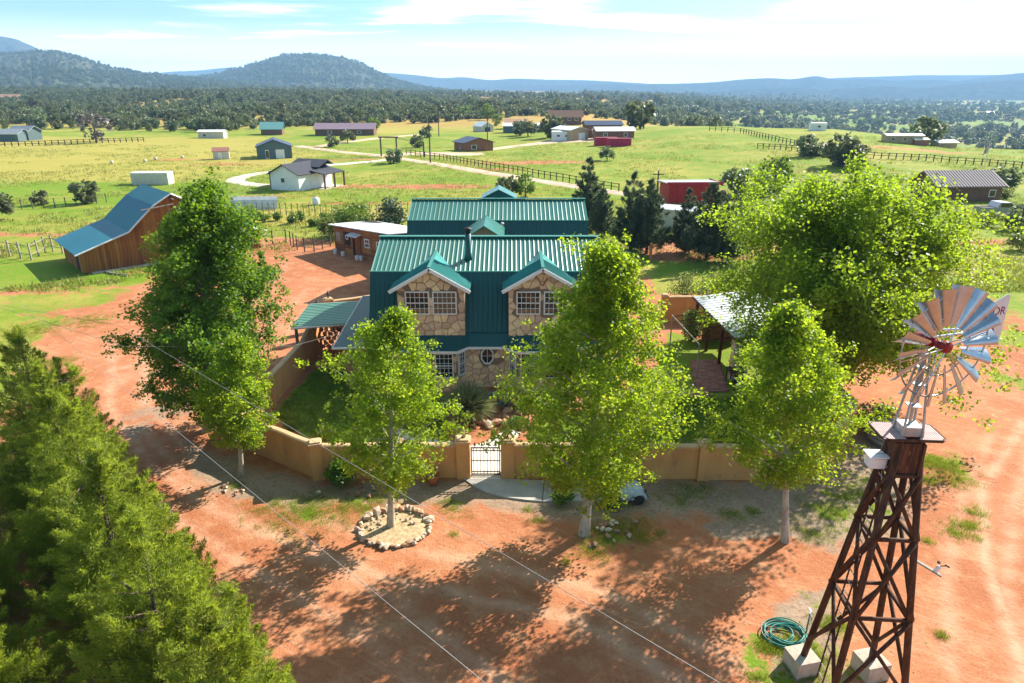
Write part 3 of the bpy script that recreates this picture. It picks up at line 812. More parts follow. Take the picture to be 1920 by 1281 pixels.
# --- scrub trees: field trees, forest edge, valley
def scrub_mesh(seed, n=560, h=4.6, w=2.7, ls=.62, leafm=None):
    rng = np.random.RandomState(seed)
    mb = MB(); mb.tube([(0, 0, -.3), (.1, 0, h * .35), (0, .1, h * .7)], [.2, .15, .05], 5, False)
    k = 26
    d = rng.normal(size=(k, 3)); d /= np.linalg.norm(d, axis=1)[:, None]; d[:, 2] = d[:, 2] * .85 + .05
    cc = d * np.array([w * .70, w * .70, h * .40]) * (.75 + .4 * rng.rand(k))[:, None] + np.array([0, 0, h * .45])
    idx = rng.randint(0, k, n)
    q = rng.normal(size=(n, 3)); q /= np.linalg.norm(q, axis=1)[:, None]
    C = cc[idx] + q * (.85 * rng.rand(n) ** .4)[:, None]
    C[:, 2] = np.maximum(C[:, 2], .25)
    V, F = leaf_quads(C, ls * (.6 + .8 * rng.rand(n)), rng, .4, .9)
    nt_ = len(mb.v)
    TV = np.array([tuple(v) for v in mb.v]); TF = np.array(mb.f)
    me = fast_mesh('tree', np.concatenate([V, TV]), np.concatenate([F, TF + len(V)]), False, np.concatenate([rng.rand(n), np.zeros(len(TF))]))
    me.materials.append(leafm or M['scrub_leaf']); me.materials.append(M['bark_dark'])
    mi = np.zeros(n + len(TF), np.int32); mi[n:] = 1
    me.polygons.foreach_set('material_index', mi)
    return me
scrub = [scrub_mesh(s) for s in (41, 42, 43, 44)]
M['olive_leaf'] = leafmat('olive_leaf', (.055, .085, .02), (.14, .17, .045), .25, (.2, .22, .05), .5)
scrub_o = [scrub_mesh(s, 420, 4.8, 2.5, .6, M['olive_leaf']) for s in (45, 46)]
M['bright_leaf'] = leafmat('bright_leaf', (.06, .13, .015), (.18, .27, .03), .4, (.3, .4, .03), .5)
bright = [scrub_mesh(s, 700, 6.0, 2.6, .5, M['bright_leaf']) for s in (47, 48)]
M['bare_twig'] = leafmat('bare_twig', (.13, .11, .11), (.20, .17, .16), .1, (.2, .18, .16), .5)
bare = scrub_mesh(49, 420, 6.0, 3.0, .5, M['bare_twig'])
def small_tree(name, label, px, py, me, sc, group, cat='tree', sz=1.0, rz=0):
    p = GT(px, py)
    o = mobj(name, me, None, None, (p[0], p[1], p[2] - .1), (0, 0, rz)); o.scale = (sc, sc, sc * sz)
    return tag(o, label, cat, group)
FT = [(161, 382, .82, 0, 'round dark juniper alone in the left field above the barn roof'),
      (79, 384, .50, 1, 'small juniper left of the round one in the left field'),
      (-8, 412, .9, 2, 'juniper cut by the left edge of the field'),
      (738, 306, .80, 0, 'dark juniper on the corner beside the ranch gate'),
      (783, 277, .85, 3, 'round juniper in the green field behind the ranch gate'),
      (801, 258, .95, 1, 'juniper near the pole left of the hilltop houses'),
      (1138, 301, .72, 2, 'round dark juniper alone in the field below the red containers'),
      (1200, 242, 2.4, 0, 'large dark tree right of the hilltop houses'),
      (622, 276, .8, 1, 'dark bush tree beside the gravel road junction'),
      (652, 268, .9, 2, 'bush tree right of the gravel road junction'),
      (1035, 258, 1.7, 3, 'dark spreading tree in front of the tan garage'),
      (975, 254, 1.3, 0, 'dark tree left of centre in front of the long pale shed'),
      (990, 256, 1.25, 2, 'dark tree below the long white roofed shed'),
      (1380, 366, 1.05, 0, 'dense round tree right of the red shed'),
      (1513, 293, 1.1, 1, 'dark round tree left of the low open shed'),
      (1575, 312, 1.5, 3, 'broad dark tree rising behind the cottonwood crown'),
      (1600, 316, 1.2, 0, 'dark tree beside the broad one behind the cottonwood crown'),
      (1875, 362, 1.0, 2, 'bush below the flagpole near the right edge'),
      (1912, 432, .8, 0, 'dark bush in front of the pickup truck at the right edge'),
      (1735, 270, 1.7, 1, 'dark tree at the right end of the mobile home'),
      (950, 369, .75, 3, 'dark shrub tree behind the garage ridge')]
for px, py, s, v, lb in FT:
    small_tree('field_tree', lb, px, py, scrub[v], s, 'trees standing alone in the fields', rz=px)
for px, py, s, lb in [(873, 222, 1.3, 'bright green tree beside the hilltop shed'), (932, 236, 1.0, 'lime green tree right of the small white shed'), (915, 226, 1.6, 'dark leafy tree above the small white shed'),
                      (700, 250, 1.1, 'green tree in front of the purple roofed house'), (985, 370, .7, 'yellow green bush behind the garage ridge'), (1450, 362, 1.1, 'light green tree left of the cottonwood crown'), (1425, 372, .7, 'low yellow green bush right of the red shed')]:
    small_tree('leafy_tree', lb, px, py, bright[int(px) % 2], s, 'leafy trees near the hill houses', rz=px)
small_tree('bare_tree', 'grey bare-twigged tree at the forest edge on the left', 181, 268, bare, 1.8, None)

rng = np.random.RandomState(77)
pts = []
def scat(n, a0, a1, d0, d1, fn, s0, s1, kinds):
    a = rng.uniform(a0, a1, n); d = np.sqrt(rng.uniform(d0 * d0, d1 * d1, n))
    x = a * d; y = d
    keep = fn(x, y, a, d)
    for xx, yy in zip(x[keep], y[keep]):
        pts.append((xx, yy, s0 + (s1 - s0) * rng.rand() ** 1.6, kinds[rng.randint(len(kinds))]))
clear = PXP([(-300, 246), (300, 248), (300, 262), (-300, 262)])
def left_forest(x, y, a, d):
    edge = np.interp(a, [-1.2, -.7, -.5, -.42, -.3, -.2, -.1, .0, .1, .2, .3], [262, 262, 255, 250, 285, 320, 330, 400, 420, 470, 520])
    p = .35 + .65 * sst(.36, .50, fbm(x / 60 + 9, y / 60, 3))
    rock = (fbm(x / 45 + 31, y / 28 + 4, 3) > .58) & (d > 330) & (d < 620)
    return (d > edge + 24 * fbm(x / 30, y / 30, 2)) & (rng.rand(len(x)) < p) & ~(rock & (rng.rand(len(x)) < .8))
scat(16500, -.86, .30, 235, 980, left_forest, .55, 1.45, [0, 1, 2, 3, 0, 4, 5])
scat(4500, -.35, .45, 900, 2300, lambda x, y, a, d: (rng.rand(len(x)) < .25 + .75 * sst(.40, .5, fbm(x / 150, y / 150, 3))), 1.2, 2.2, [0, 1, 2, 3])
def valley(x, y, a, d):
    cz = fbm(x / 130 + 3, y / 90 + 7, 4)
    near = np.interp(a, [.2, .4, .5, .6, .75], [330, 330, 380, 430, 430])
    hedge = (np.abs(d - (500 + 60 * a)) < 50) & (a > .5)
    p = .04 + .9 * sst(.47, .56, cz) + .35 * hedge
    p = p * np.where(a < .42, 1.6, 1.0)
    return (rng.rand(len(x)) < p) & (d > near)
scat(3400, .2, .86, 330, 1500, valley, 1.3, 2.7, [0, 1, 2, 3])
scat(4200, .1, .86, 1400, 3000, lambda x, y, a, d: rng.rand(len(x)) < .12 + .9 * sst(.43, .54, fbm(x / 260 + 3, y / 200 + 7, 4)), 1.6, 3.2, [0, 1, 2, 3])
pts = np.array(pts)
pz = terrain(pts[:, 0], pts[:, 1])
app = pts[:, 2] / np.hypot(pts[:, 0], pts[:, 1])
infr = np.abs(pts[:, 0]) < pts[:, 1] * .79
order = np.argsort(-(app * infr))
allm = scrub + scrub_o
for k in order[:250]:
    x, y, s, v = pts[k]
    o = mobj('scrub_tree', allm[int(v)], None, None, (x, y, pz[k] - .2), (0, 0, rng.rand() * 6.28)); o.scale = (s, s, s * (.85 + .4 * rng.rand()))
    tag(o, 'dark green scrub tree at the near edge of the wooded land' if x < y * .2 else 'dark green scrub tree scattered over the valley fields on the right', 'tree',
        'scrub trees at the forest edge' if x < y * .2 else 'scrub trees in the valley')
rest = order[250:]
def hill_pts(V, n, seed, smin, smax):
    rs = np.random.RandomState(seed)
    Rr, Cc, _ = V.shape
    a = rs.uniform(0, Rr * .74, n); b = rs.uniform(0, Cc - 1.01, n)
    i0 = a.astype(int); j0 = b.astype(int); fa = (a - i0)[:, None]; fb = (b - j0)[:, None]
    i1 = np.minimum(i0 + 1, Rr - 1)
    P = (V[i0, j0] * (1 - fb) + V[i0, j0 + 1] * fb) * (1 - fa) + (V[i1, j0] * (1 - fb) + V[i1, j0 + 1] * fb) * fa
    cl = fbm(P[:, 0] / 120 + seed, P[:, 1] / 120, 3)
    k = rs.rand(n) < .25 + .75 * sst(.36, .5, cl)
    return P[k], (smin + (smax - smin) * rs.rand(n))[k]
SP_, SS_ = [np.stack([pts[rest, 0], pts[rest, 1], pz[rest] - .2], -1)], [pts[rest, 2]]
for Vh, n, sd_, a, b in ((hillV, 9000, 3, 1.0, 2.0), (mesaV, 9000, 5, 1.0, 2.1), (footV, 2600, 6, 1.2, 2.4)):
    p, s = hill_pts(Vh, n, sd_, a, b); SP_.append(p); SS_.append(s)
SPt = np.concatenate(SP_).astype(np.float32); SSc = np.concatenate(SS_).astype(np.float32)
pm = bpy.data.meshes.new('forest'); pm.vertices.add(len(SPt)); pm.vertices.foreach_set('co', SPt.ravel())
_r5 = np.random.RandomState(5); SV = np.stack([SSc * (.8 + .4 * _r5.rand(len(SSc))), SSc * (.8 + .4 * _r5.rand(len(SSc))), SSc * (.65 + .9 * _r5.rand(len(SSc)) ** 1.5)], -1).astype(np.float32)
a_ = pm.attributes.new('sc', 'FLOAT_VECTOR', 'POINT'); a_.data.foreach_set('vector', SV.ravel())
fo = mobj('forest', pm)
tag(fo, 'far woodland of dark scrub trees covering the rise and hills', 'woodland', None, 'stuff')
ng = bpy.data.node_groups.new('scatter_trees', 'GeometryNodeTree')
ng.interface.new_socket('Geometry', in_out='INPUT', socket_type='NodeSocketGeometry')
ng.interface.new_socket('Geometry', in_out='OUTPUT', socket_type='NodeSocketGeometry')
gi = ng.nodes.new('NodeGroupInput'); go = ng.nodes.new('NodeGroupOutput')
iop = ng.nodes.new('GeometryNodeInstanceOnPoints'); iop.inputs['Pick Instance'].default_value = True
jg = ng.nodes.new('GeometryNodeJoinGeometry')
src = {}
for o in list(COL.objects):
    if o.type == 'MESH' and o.data in allm and o.data not in src: src[o.data] = o
for me, o in src.items():
    oi = ng.nodes.new('GeometryNodeObjectInfo'); oi.inputs['Object'].default_value = o; oi.inputs['As Instance'].default_value = True
    oi.transform_space = 'ORIGINAL'
    ng.links.new(oi.outputs['Geometry'], jg.inputs[0])
na_ = ng.nodes.new('GeometryNodeInputNamedAttribute'); na_.data_type = 'FLOAT_VECTOR'; na_.inputs['Name'].default_value = 'sc'
rv = ng.nodes.new('FunctionNodeRandomValue'); rv.data_type = 'FLOAT_VECTOR'; rv.inputs['Min'].default_value = (0, 0, 0); rv.inputs['Max'].default_value = (0, 0, 6.28)
ri = ng.nodes.new('FunctionNodeRandomValue'); ri.data_type = 'INT'; ri.inputs[4].default_value = 0; ri.inputs[5].default_value = 5
ng.links.new(gi.outputs[0], iop.inputs['Points']); ng.links.new(jg.outputs[0], iop.inputs['Instance'])
ng.links.new(ri.outputs[2], iop.inputs['Instance Index'])
ng.links.new(rv.outputs[0], iop.inputs['Rotation']); ng.links.new(na_.outputs[0], iop.inputs['Scale'])
ng.links.new(iop.outputs[0], go.inputs[0])
md = fo.modifiers.new('scatter', 'NODES'); md.node_group = ng

# ================================================================== BUILDING HELPERS
def vec(*a): return Vector(a)
def panels(parent, O, A, B, n, mat, name='roof_panel', rib=(.05, .035), th=.03):
    """n ribbed metal panels side by side: O corner, A across (whole width), B up the slope"""
    O, A, B = Vector(O), Vector(A), Vector(B)
    a, b = A.normalized(), B.normalized(); nn = a.cross(b).normalized()
    flip = nn.z < 0 or (abs(nn.z) < 1e-6 and nn.y > 0)
    if flip: nn = -nn
    w = A.length / n; L = B.length; rw, rh = rib
    mb = MB()
    sec = [(0, -th), (w * .998, -th), (w * .998, 0), (.02 + rw * .3 + rh * 1.55, 0), (.02 + rw * .3, rh), (.02, rh), (0, 0)]
    mb.prism(sec, 0, L, 'y')
    me = mb.mesh(name, mat)
    rot = Matrix((a, b, nn)).transposed()
    if flip: pass
    for k in range(n):
        o = mobj(name, me, None, parent)
        o.matrix_local = Matrix.Translation(O + a * (w * k)) @ rot.to_4x4()
def box_part(name, c, d, mat, parent, rz=0.0):
    return MB().box((0, 0, 0), d).build(name, mat, parent, c, (0, 0, rz))
def clip_poly(poly, nx, ny, c):
    out_ = []
    for i in range(len(poly)):
        p, q = poly[i], poly[(i + 1) % len(poly)]
        dp = p[0] * nx + p[1] * ny - c; dq = q[0] * nx + q[1] * ny - c
        if dp <= 0: out_.append(p)
        if (dp < 0 < dq) or (dq < 0 < dp):
            t = dp / (dp - dq); out_.append((p[0] + (q[0] - p[0]) * t, p[1] + (q[1] - p[1]) * t))
    return out_
def stone_face(parent, region, org, ax, size, seed, holes=(), gap=.011, th=.06, mat=None):
    """irregular flagstones over a convex region (x,z) on the plane through org; ax = horizontal unit vector"""
    rd = random.Random(seed)
    ax = Vector(ax).normalized(); up = Vector((0, 0, 1)); nn = ax.cross(up).normalized()
    rot = Matrix((ax, up, nn)).transposed().to_4x4()
    xs = [p[0] for p in region]; zs = [p[1] for p in region]
    P = []
    nx_ = int((max(xs) - min(xs)) / size) + 2; nz_ = int((max(zs) - min(zs)) / (size * .85)) + 2
    for a in range(nx_):
        for b in range(nz_):
            P.append((min(xs) + (a + rd.uniform(-.46, .46) + (.5 if b % 2 else 0)) * size, min(zs) + (b + rd.uniform(-.46, .46)) * size * .85))
    for k, p in enumerate(P):
        poly = list(region)
        for q in P:
            if q is p: continue
            dx, dz = q[0] - p[0], q[1] - p[1]; L = math.hypot(dx, dz)
            if L > size * 3.2 or L < 1e-6: continue
            c = (dx * (p[0] + q[0]) / 2 + dz * (p[1] + q[1]) / 2) / L - gap
            poly = clip_poly(poly, dx / L, dz / L, c)
            if len(poly) < 3: break
        if len(poly) < 3: continue
        cx_ = sum(v[0] for v in poly) / len(poly); cz_ = sum(v[1] for v in poly) / len(poly)
        area = abs(sum(poly[i][0] * poly[(i + 1) % len(poly)][1] - poly[(i + 1) % len(poly)][0] * poly[i][1] for i in range(len(poly)))) / 2
        if area < size * size * .07: continue
        if any(h[0] - .04 < cx_ < h[1] + .04 and h[2] - .04 < cz_ < h[3] + .04 for h in holes): continue
        for h in holes:   # trim stones that reach into an opening
            if any(h[0] < v[0] < h[1] and h[2] < v[1] < h[3] for v in poly):
                dl = [(abs(cx_ - h[0]), (1, 0, h[0])), (abs(cx_ - h[1]), (-1, 0, -h[1])), (abs(cz_ - h[2]), (0, 1, h[2])), (abs(cz_ - h[3]), (0, -1, -h[3]))]
                s = min(dl, key=lambda e: e[0])[1]; poly = clip_poly(poly, *s)
        if len(poly) < 3: continue
        t2 = th * rd.uniform(.7, 1.3)
        m = len(poly)
        o_ = [(v[0] - cx_, v[1] - cz_, 0) for v in poly]
        i_ = [((v[0] - cx_) * .93, (v[1] - cz_) * .93, t2) for v in poly]
        mid = [((v[0] - cx_), (v[1] - cz_), t2 * .6) for v in poly]
        mb = MB().add(o_ + mid + i_, [tuple(range(2 * m, 3 * m))] + [(i, (i + 1) % m, m + (i + 1) % m, m + i) for i in range(m)] + [(m + i, m + (i + 1) % m, 2 * m + (i + 1) % m, 2 * m + i) for i in range(m)])
        o = mb.build('stone', mat or M['stone'], parent)
        o.matrix_local = Matrix.Translation(Vector(org) + ax * cx_ + up * cz_) @ rot
def window(parent, c, w, h, ax, cols=4, rows=4, fr=.06, reflection_pane=False, name='window'):
    """framed window set on a wall: c centre on the wall plane, ax horizontal direction. flat frame, glass, glazing bars"""
    ax = Vector(ax).normalized(); nn = ax.cross(Vector((0, 0, 1))).normalized()
    rz = math.atan2(ax.y, ax.x)
    f = MB()
    for s in (-1, 1):
        f.box((s * (w / 2), 0, 0), (fr, .09, h + fr)); f.box((0, 0, s * h / 2), (w - fr, .09, fr))
    f.box((0, -.005, 0), (w - fr, .06, fr * .8))
    fo_ = f.build('window_frame', M['white_paint'], parent, Vector(c) + nn * .045, (0, 0, rz))
    g = MB().box((0, 0, 0), (w - fr, .02, h - fr)).build('window_pane', M['reflection_pane'] if reflection_pane else M['glass_dark'], parent, Vector(c) + nn * .030, (0, 0, rz))
    b = MB()
    for k in range(1, cols): b.box((-w / 2 + w * k / cols, 0, 0), (.022, .03, h - fr))
    for k in range(1, rows): b.box((0, .001, -h / 2 + h * k / rows), (w - fr, .03, .022))
    b.build('glazing_bar', M['white_paint'], parent, Vector(c) + nn * .048, (0, 0, rz))

# ================================================================== MAIN HOUSE
HX, HY = -1.3, 33.5
house = thing('house', 'two-storey stone house with green metal roof and twin gabled dormers', 'house', (HX, HY, 0))
HWd = 6.15
body = MB()
body.prism([(0, 0), (0, 2.6), (.10, 3.0), (1.38, 5.9), (4.75, 7.05), (8.1, 5.9), (9.6, 2.5), (9.6, 0)], -HWd + .12, HWd - .12, 'x')
wall_ = body.build('wall', M['mortar'], house)
# stone on ground floor: centre field with octagon window
octh = (-.36, .36, 1.30, 2.32)
stone_face(wall_, [(-1.15, .02), (1.15, .02), (1.15, 2.42), (-1.15, 2.42)], (0, -.002, 0), (1, 0, 0), .40, 5, [octh])
def oct_pts(r, rz): return [(r * math.cos(PI / 8 + k * PI / 4), rz * math.sin(PI / 8 + k * PI / 4)) for k in range(8)]
o1, o2 = oct_pts(.36, .50), oct_pts(.29, .42)
fr_ = MB(); fr_.add([(a, -.09, b) for a, b in o1] + [(a, -.09, b) for a, b in o2] + [(a, 0, b) for a, b in o1] + [(a, 0, b) for a, b in o2],
    [(i, (i + 1) % 8, 8 + (i + 1) % 8, 8 + i) for i in range(8)] + [(i, 16 + i, 16 + (i + 1) % 8, (i + 1) % 8) for i in range(8)] + [(8 + i, 8 + (i + 1) % 8, 24 + (i + 1) % 8, 24 + i) for i in range(8)])
ow = fr_.build('octagon_window', M['white_paint'], house, (0, 0, 1.82))
MB().add([(a, -.035, b) for a, b in o2], [tuple(range(8))]).build('window_pane', M['glass_dark'], ow)
MB().box((0, -.06, 0), (.022, .03, .8)).box((0, -.0605, 0), (.56, .028, .022)).build('glazing_bar', M['white_paint'], ow)
# bays
for s in (-1, 1):
    pl = [(s * 1.15, .05), (s * 1.6, -.6), (s * 4.1, -.6), (s * 4.55, .05)]
    bay = MB().prism(pl, 0, 2.55, 'z').build('bay', M['mortar'], house)
    if s > 0: segs = [(pl[0], pl[1]), (pl[1], pl[2]), (pl[2], pl[3])]
    else: segs = [(pl[3], pl[2]), (pl[2], pl[1]), (pl[1], pl[0])]
    for k, (a, b) in enumerate(segs):
        ax = Vector((b[0] - a[0], b[1] - a[1], 0)); L = ax.length; ax.normalize()
        wn = [(L / 2, min(L * .62, .55), 1.25)] if k != 1 else [(.62, .9, 1.35), (1.88, .9, 1.35)]
        hl = [(c - w / 2, c + w / 2, 1.5 - h / 2, 1.5 + h / 2) for c, w, h in wn]
        stone_face(bay, [(0, .02), (L, .02), (L, 2.4), (0, 2.4)], (a[0], a[1], 0), ax, .42, 30 + k + (s > 0) * 7, hl)
        for c, w, h in wn:
            window(bay, Vector((a[0], a[1], 1.5)) + ax * c, w, h, ax, 3 if k != 1 else 4, 5)
# side wings of the front wall beside the bays
for s in (-1, 1):
    x0 = 4.6 if s > 0 else -6.0
    stone_face(wall_, [(x0, .02), (x0 + 1.4, .02), (x0 + 1.4, 2.4), (x0, 2.4)], (0, -.002, 0), (1, 0, 0), .45, 60 + s)
# roofs
roof = MB().slab([(-HWd - .05, 4.75, 7.10), (HWd + .05, 4.75, 7.10), (HWd + .05, 8.15, 5.95), (-HWd - .05, 8.15, 5.95)], .05)
roof.slab([(-HWd - .05, 8.15, 5.95), (HWd + .05, 8.15, 5.95), (HWd + .05, 9.9, 2.4), (-HWd - .05, 9.9, 2.4)], .05)
roof_o = roof.build('roof', M['roof_green'], house)
panels(roof_o, (-HWd, 1.42, 5.99), (2 * HWd, 0, 0), (0, 3.33, 1.16), 50, M['roof_green'], rib=(.05, .034))
panels(roof_o, (-HWd, .03, 3.11), (2 * HWd, 0, 0), (0, 1.32, 2.90), 50, M['roof_shaded_teal'], rib=(.05, .03))
MB().box((0, 4.75, 7.20), (2 * HWd + .1, .36, .05)).build('ridge_cap', M['roof_trim'], roof_o)
MB().box((0, 1.37, 6.02), (2 * HWd + .06, .12, .05)).build('break_flashing', M['roof_trim'], roof_o)
sk = MB(); fa = MB()
ev = [(-6.45, -.35), (-4.75, -.35), (-4.2, -1.0), (-1.5, -1.0), (-.95, -.35), (.95, -.35), (1.5, -1.0), (4.2, -1.0), (4.75, -.35), (6.45, -.35)]
for (xa, ya), (xb, yb) in zip(ev[:-1], ev[1:]):
    sk.slab([(xa, ya, 2.46), (xb, yb, 2.46), (xb, .16, 3.13), (xa, .16, 3.13)], .05)
    d_ = Vector((xb - xa, yb - ya, 0)); fa.box(((xa + xb) / 2, (ya + yb) / 2 - .02, 2.38), (d_.length + .02, .05, .13), math.atan2(d_.y, d_.x))
sk.build('skirt_roof', M['roof_shaded_teal'], house); fa.build('fascia', M['white_paint'], house)
fl = MB(); fl.lathe([(.19, 0), (.24, .05), (.17, .35), (.155, .40), (.155, 1.42), (.12, 1.42)], (0, 0, 0), 14)
flu = fl.build('chimney_flue', M['roof_shaded_teal'], house, (-1.05, 2.6, 6.36), smooth=True)
MB().lathe([(.13, 1.40), (.13, 1.62), (.22, 1.62), (.24, 1.68), (.05, 1.76)], (0, 0, 0), 14).build('flue_cap', M['iron'], flu, smooth=True)
# dormers
for s in (-1, 1):
    dx = s * 2.84
    dm = MB(); dm.prism([(-1.72, 2.72), (1.72, 2.72), (1.72, 5.58), (0, 6.5), (-1.72, 5.58)], 0.0, 1.35, 'y')
    dorm = dm.build('dormer', M['mortar'], house, (dx, -.03, 0))
    wn = [(-.70, 4.74), (.70, 4.74)]
    hl = [(c - .62, c + .62, z - .63, z + .63) for c, z in wn]
    stone_face(dorm, [(-1.71, 2.76), (1.71, 2.76), (1.71, 5.55), (0, 6.46), (-1.71, 5.55)], (0, -.002, 0), (1, 0, 0), .43, 80 + s, hl)
    for k, (c, z) in enumerate(wn): window(dorm, (c, -.02, z), 1.17, 1.17, (1, 0, 0), 5, 4, .065, reflection_pane=(k == 1 and s < 0))
    # a few long pale stones fanned under the gable
    for a in (-.5, .5):
        box_part('fan_stone', (a * .28, -.05, 5.86), (.10, .05, .5), M['rock'], dorm).rotation_euler = (0, a * 1.1, 0)
    for e in (-1, 1):
        rp = MB()
        P = [(0, -.5, 6.68), (0, 3.42, 6.68), (e * 1.08, 1.42, 6.07), (e * 2.02, 1.02, 5.52), (e * 2.02, -.5, 5.52)]
        rp.slab(P, .05)
        slope = Vector((e * 2.02, 0, -1.16))
        for q in range(9):
            y = -.42 + q * .235
            tmax = 1.0 if y < 1.0 else max(0, 1 - (y - 1.0) / 2.5)
            a0 = Vector((0, y, 6.70)); a1 = a0 + slope * tmax
            rp.tube([a0, a1], .020, 4)
        rp.build('dormer_roof', M['roof_dormer_glint'], dorm)
        L = slope.length
        fb = MB().box((0, 0, 0), (L + .05, .05, .17))
        o = fb.build('fascia', M['white_paint'], dorm, (e * 1.01, -.53, 6.02), (0, math.atan2(1.16, 2.02) * e, 0))
    MB().box((0, 1.4, 6.71), (.16, 3.8, .04)).build('ridge_cap', M['roof_trim'], dorm)
# left wing and its edge boards
wing = MB(); wing.slab([(-8.0, -.35, 2.40), (-6.0, -.35, 2.46), (-6.0, 6.2, 3.38), (-7.7, 6.2, 3.25)], .06)
wo = wing.build('side_roof', M['roof_shaded_teal'], house)
MB().tube([(-8.02, -.38, 2.36), (-7.72, 6.22, 3.22)], .07, 4).tube([(-8.02, -.40, 2.36), (-6.35, -.40, 2.42)], .07, 4).build('fascia', M['white_paint'], wo)
MB().box((-7.0, 3.0, 1.2), (1.1, 6.0, 2.4)).build('side_room', M['mortar'], house)

# ================================================================== GARAGE BEHIND
gar = thing('garage', 'long barn-roofed garage with ribbed green roof behind the stone house', 'garage', (-1.1, 52.4, 0))
GW = 6.95
MB().prism([(-1.5, 0), (-1.5, 2.5), (.05, 5.4), (3.1, 6.55), (6.2, 5.4), (7.6, 2.5), (7.6, 0)], -GW + .12, GW - .12, 'x').build('wall', M['roof_shaded_teal'], gar)
gr_ = MB().slab([(-GW, 3.1, 6.66), (GW, 3.1, 6.66), (GW, 6.2, 5.52), (-GW, 6.2, 5.52)], .05).slab([(-GW, 6.2, 5.52), (GW, 6.2, 5.52), (GW, 7.8, 2.4), (-GW, 7.8, 2.4)], .05).build('roof', M['roof_green'], gar)
panels(gr_, (-GW, 0, 5.52), (2 * GW, 0, 0), (0, 3.1, 1.14), 42, M['roof_green'], rib=(.05, .034))
panels(gr_, (-GW, -1.75, 2.3), (2 * GW, 0, 0), (0, 1.72, 3.20), 42, M['roof_shaded_teal'], rib=(.05, .03))
MB().box((0, 3.1, 6.74), (2 * GW + .1, .34, .05)).build('ridge_cap', M['roof_trim'], gr_)
MB().box((0, -.05, 5.54), (2 * GW + .08, .1, .06)).build('break_flashing', M['roof_trim'], gr_)
MB().lathe([(.10, 0), (.10, .38), (.17, .40), (.06, .5)], (.35, -.35, 4.95), 10).build('vent_pipe', M['white_metal'], gar, smooth=True)
MB().slab([(-.85, -5.2, 6.10), (-.85, -1.0, 6.10), (.55, -1.0, 5.2), (.55, -5.2, 5.2)], .05).slab([(-.85, -5.2, 6.10), (-.85, -1.0, 6.10), (-2.25, -1.0, 5.2), (-2.25, -5.2, 5.2)], .05).build('entry_roof', M['roof_green'], gar)
MB().prism([(-2.0, 0), (.3, 0), (.3, 5.3), (-.85, 6.0), (-2.0, 5.3)], -4.8, -1.4, 'y').build('entry_tower', M['mortar'], gar)
for e in (-1, 1):
    MB().slab([(.0, 4.6, 7.25), (.0, 7.4, 7.25), (e * 1.5, 7.4, 6.45), (e * 1.5, 5.0, 6.45)], .05).build('rear_dormer_roof', M['roof_green'], gar)
MB().prism([(-1.3, 5.6), (1.3, 5.6), (1.3, 6.5), (0, 7.15), (-1.3, 6.5)], 4.9, 7.3, 'y').build('rear_dormer', M['roof_shaded_teal'], gar)

# ================================================================== CARPORT, ROCK WALL
cp = thing('carport', 'low carport with pale green ribbed roof left of the house', 'carport', (-10.6, 37.8, 0))
rf = MB().slab([(-1.75, -1.7, 2.50), (1.75, -1.5, 2.72), (1.75, 2.2, 2.92), (-1.75, 1.6, 2.70)], .10).build('roof', M['roof_trim'], cp)
panels(rf, (1.74, -1.66, 2.735), (0, 3.7, .2), (-3.46, -.12, -.21), 14, M['roof_pale'], rib=(.05, .03))
MB().tube([(-1.76, -1.74, 2.44), (1.75, -1.54, 2.66)], .085, 4).build('fascia', M['white_paint'], cp)
for x, y in ((-1.6, -1.4), (-1.6, 1.4), (1.55, 1.9)):
    box_part('post', (x, y, 1.22), (.14, .14, 2.4), M['pole_wood'], cp)
def rock_mesh(seed, sub=2, k=.28):
    bm = bmesh.new(); bmesh.ops.create_icosphere(bm, subdivisions=sub, radius=.5)
    rs = random.Random(seed)
    dirs = [(Vector((rs.gauss(0, 1), rs.gauss(0, 1), rs.gauss(0, 1))).normalized(), rs.uniform(.22, .42)) for _ in range(7)]
    for v in bm.verts:
        for d, c in dirs:
            t = v.co.dot(d)
            if t > c: v.co -= d * (t - c)
        v.co += Vector((rs.uniform(-1, 1), rs.uniform(-1, 1), rs.uniform(-1, 1))) * .02
    me = bpy.data.meshes.new('rock'); bm.to_mesh(me); bm.free()
    return me
rocks = [rock_mesh(s, 1) for s in (1, 2, 3, 4)]
rocks_p = []
for m_ in rocks:
    m_.materials.append(M['rock']); c_ = m_.copy(); c_.materials.clear(); c_.materials.append(M['rock_pale']); rocks_p.append(c_)
rw = thing('rock_wall', 'stacked wall of brown rocks in the shade under the carport', 'rock wall', (-10.3, 39.2, 0))
rd = random.Random(3)
for k in range(6):
    for q in range(8):
        o = mobj('rock', (rocks if rd.random() < .7 else rocks_p)[rd.randrange(4)], None, rw, (-1.3 + q * .36 + (k % 2) * .17, rd.uniform(-.08, .08), .17 + k * .28), (rd.uniform(0, 6), rd.uniform(0, 6), rd.uniform(0, 6)))
        o.scale = (.44, .42, .36)

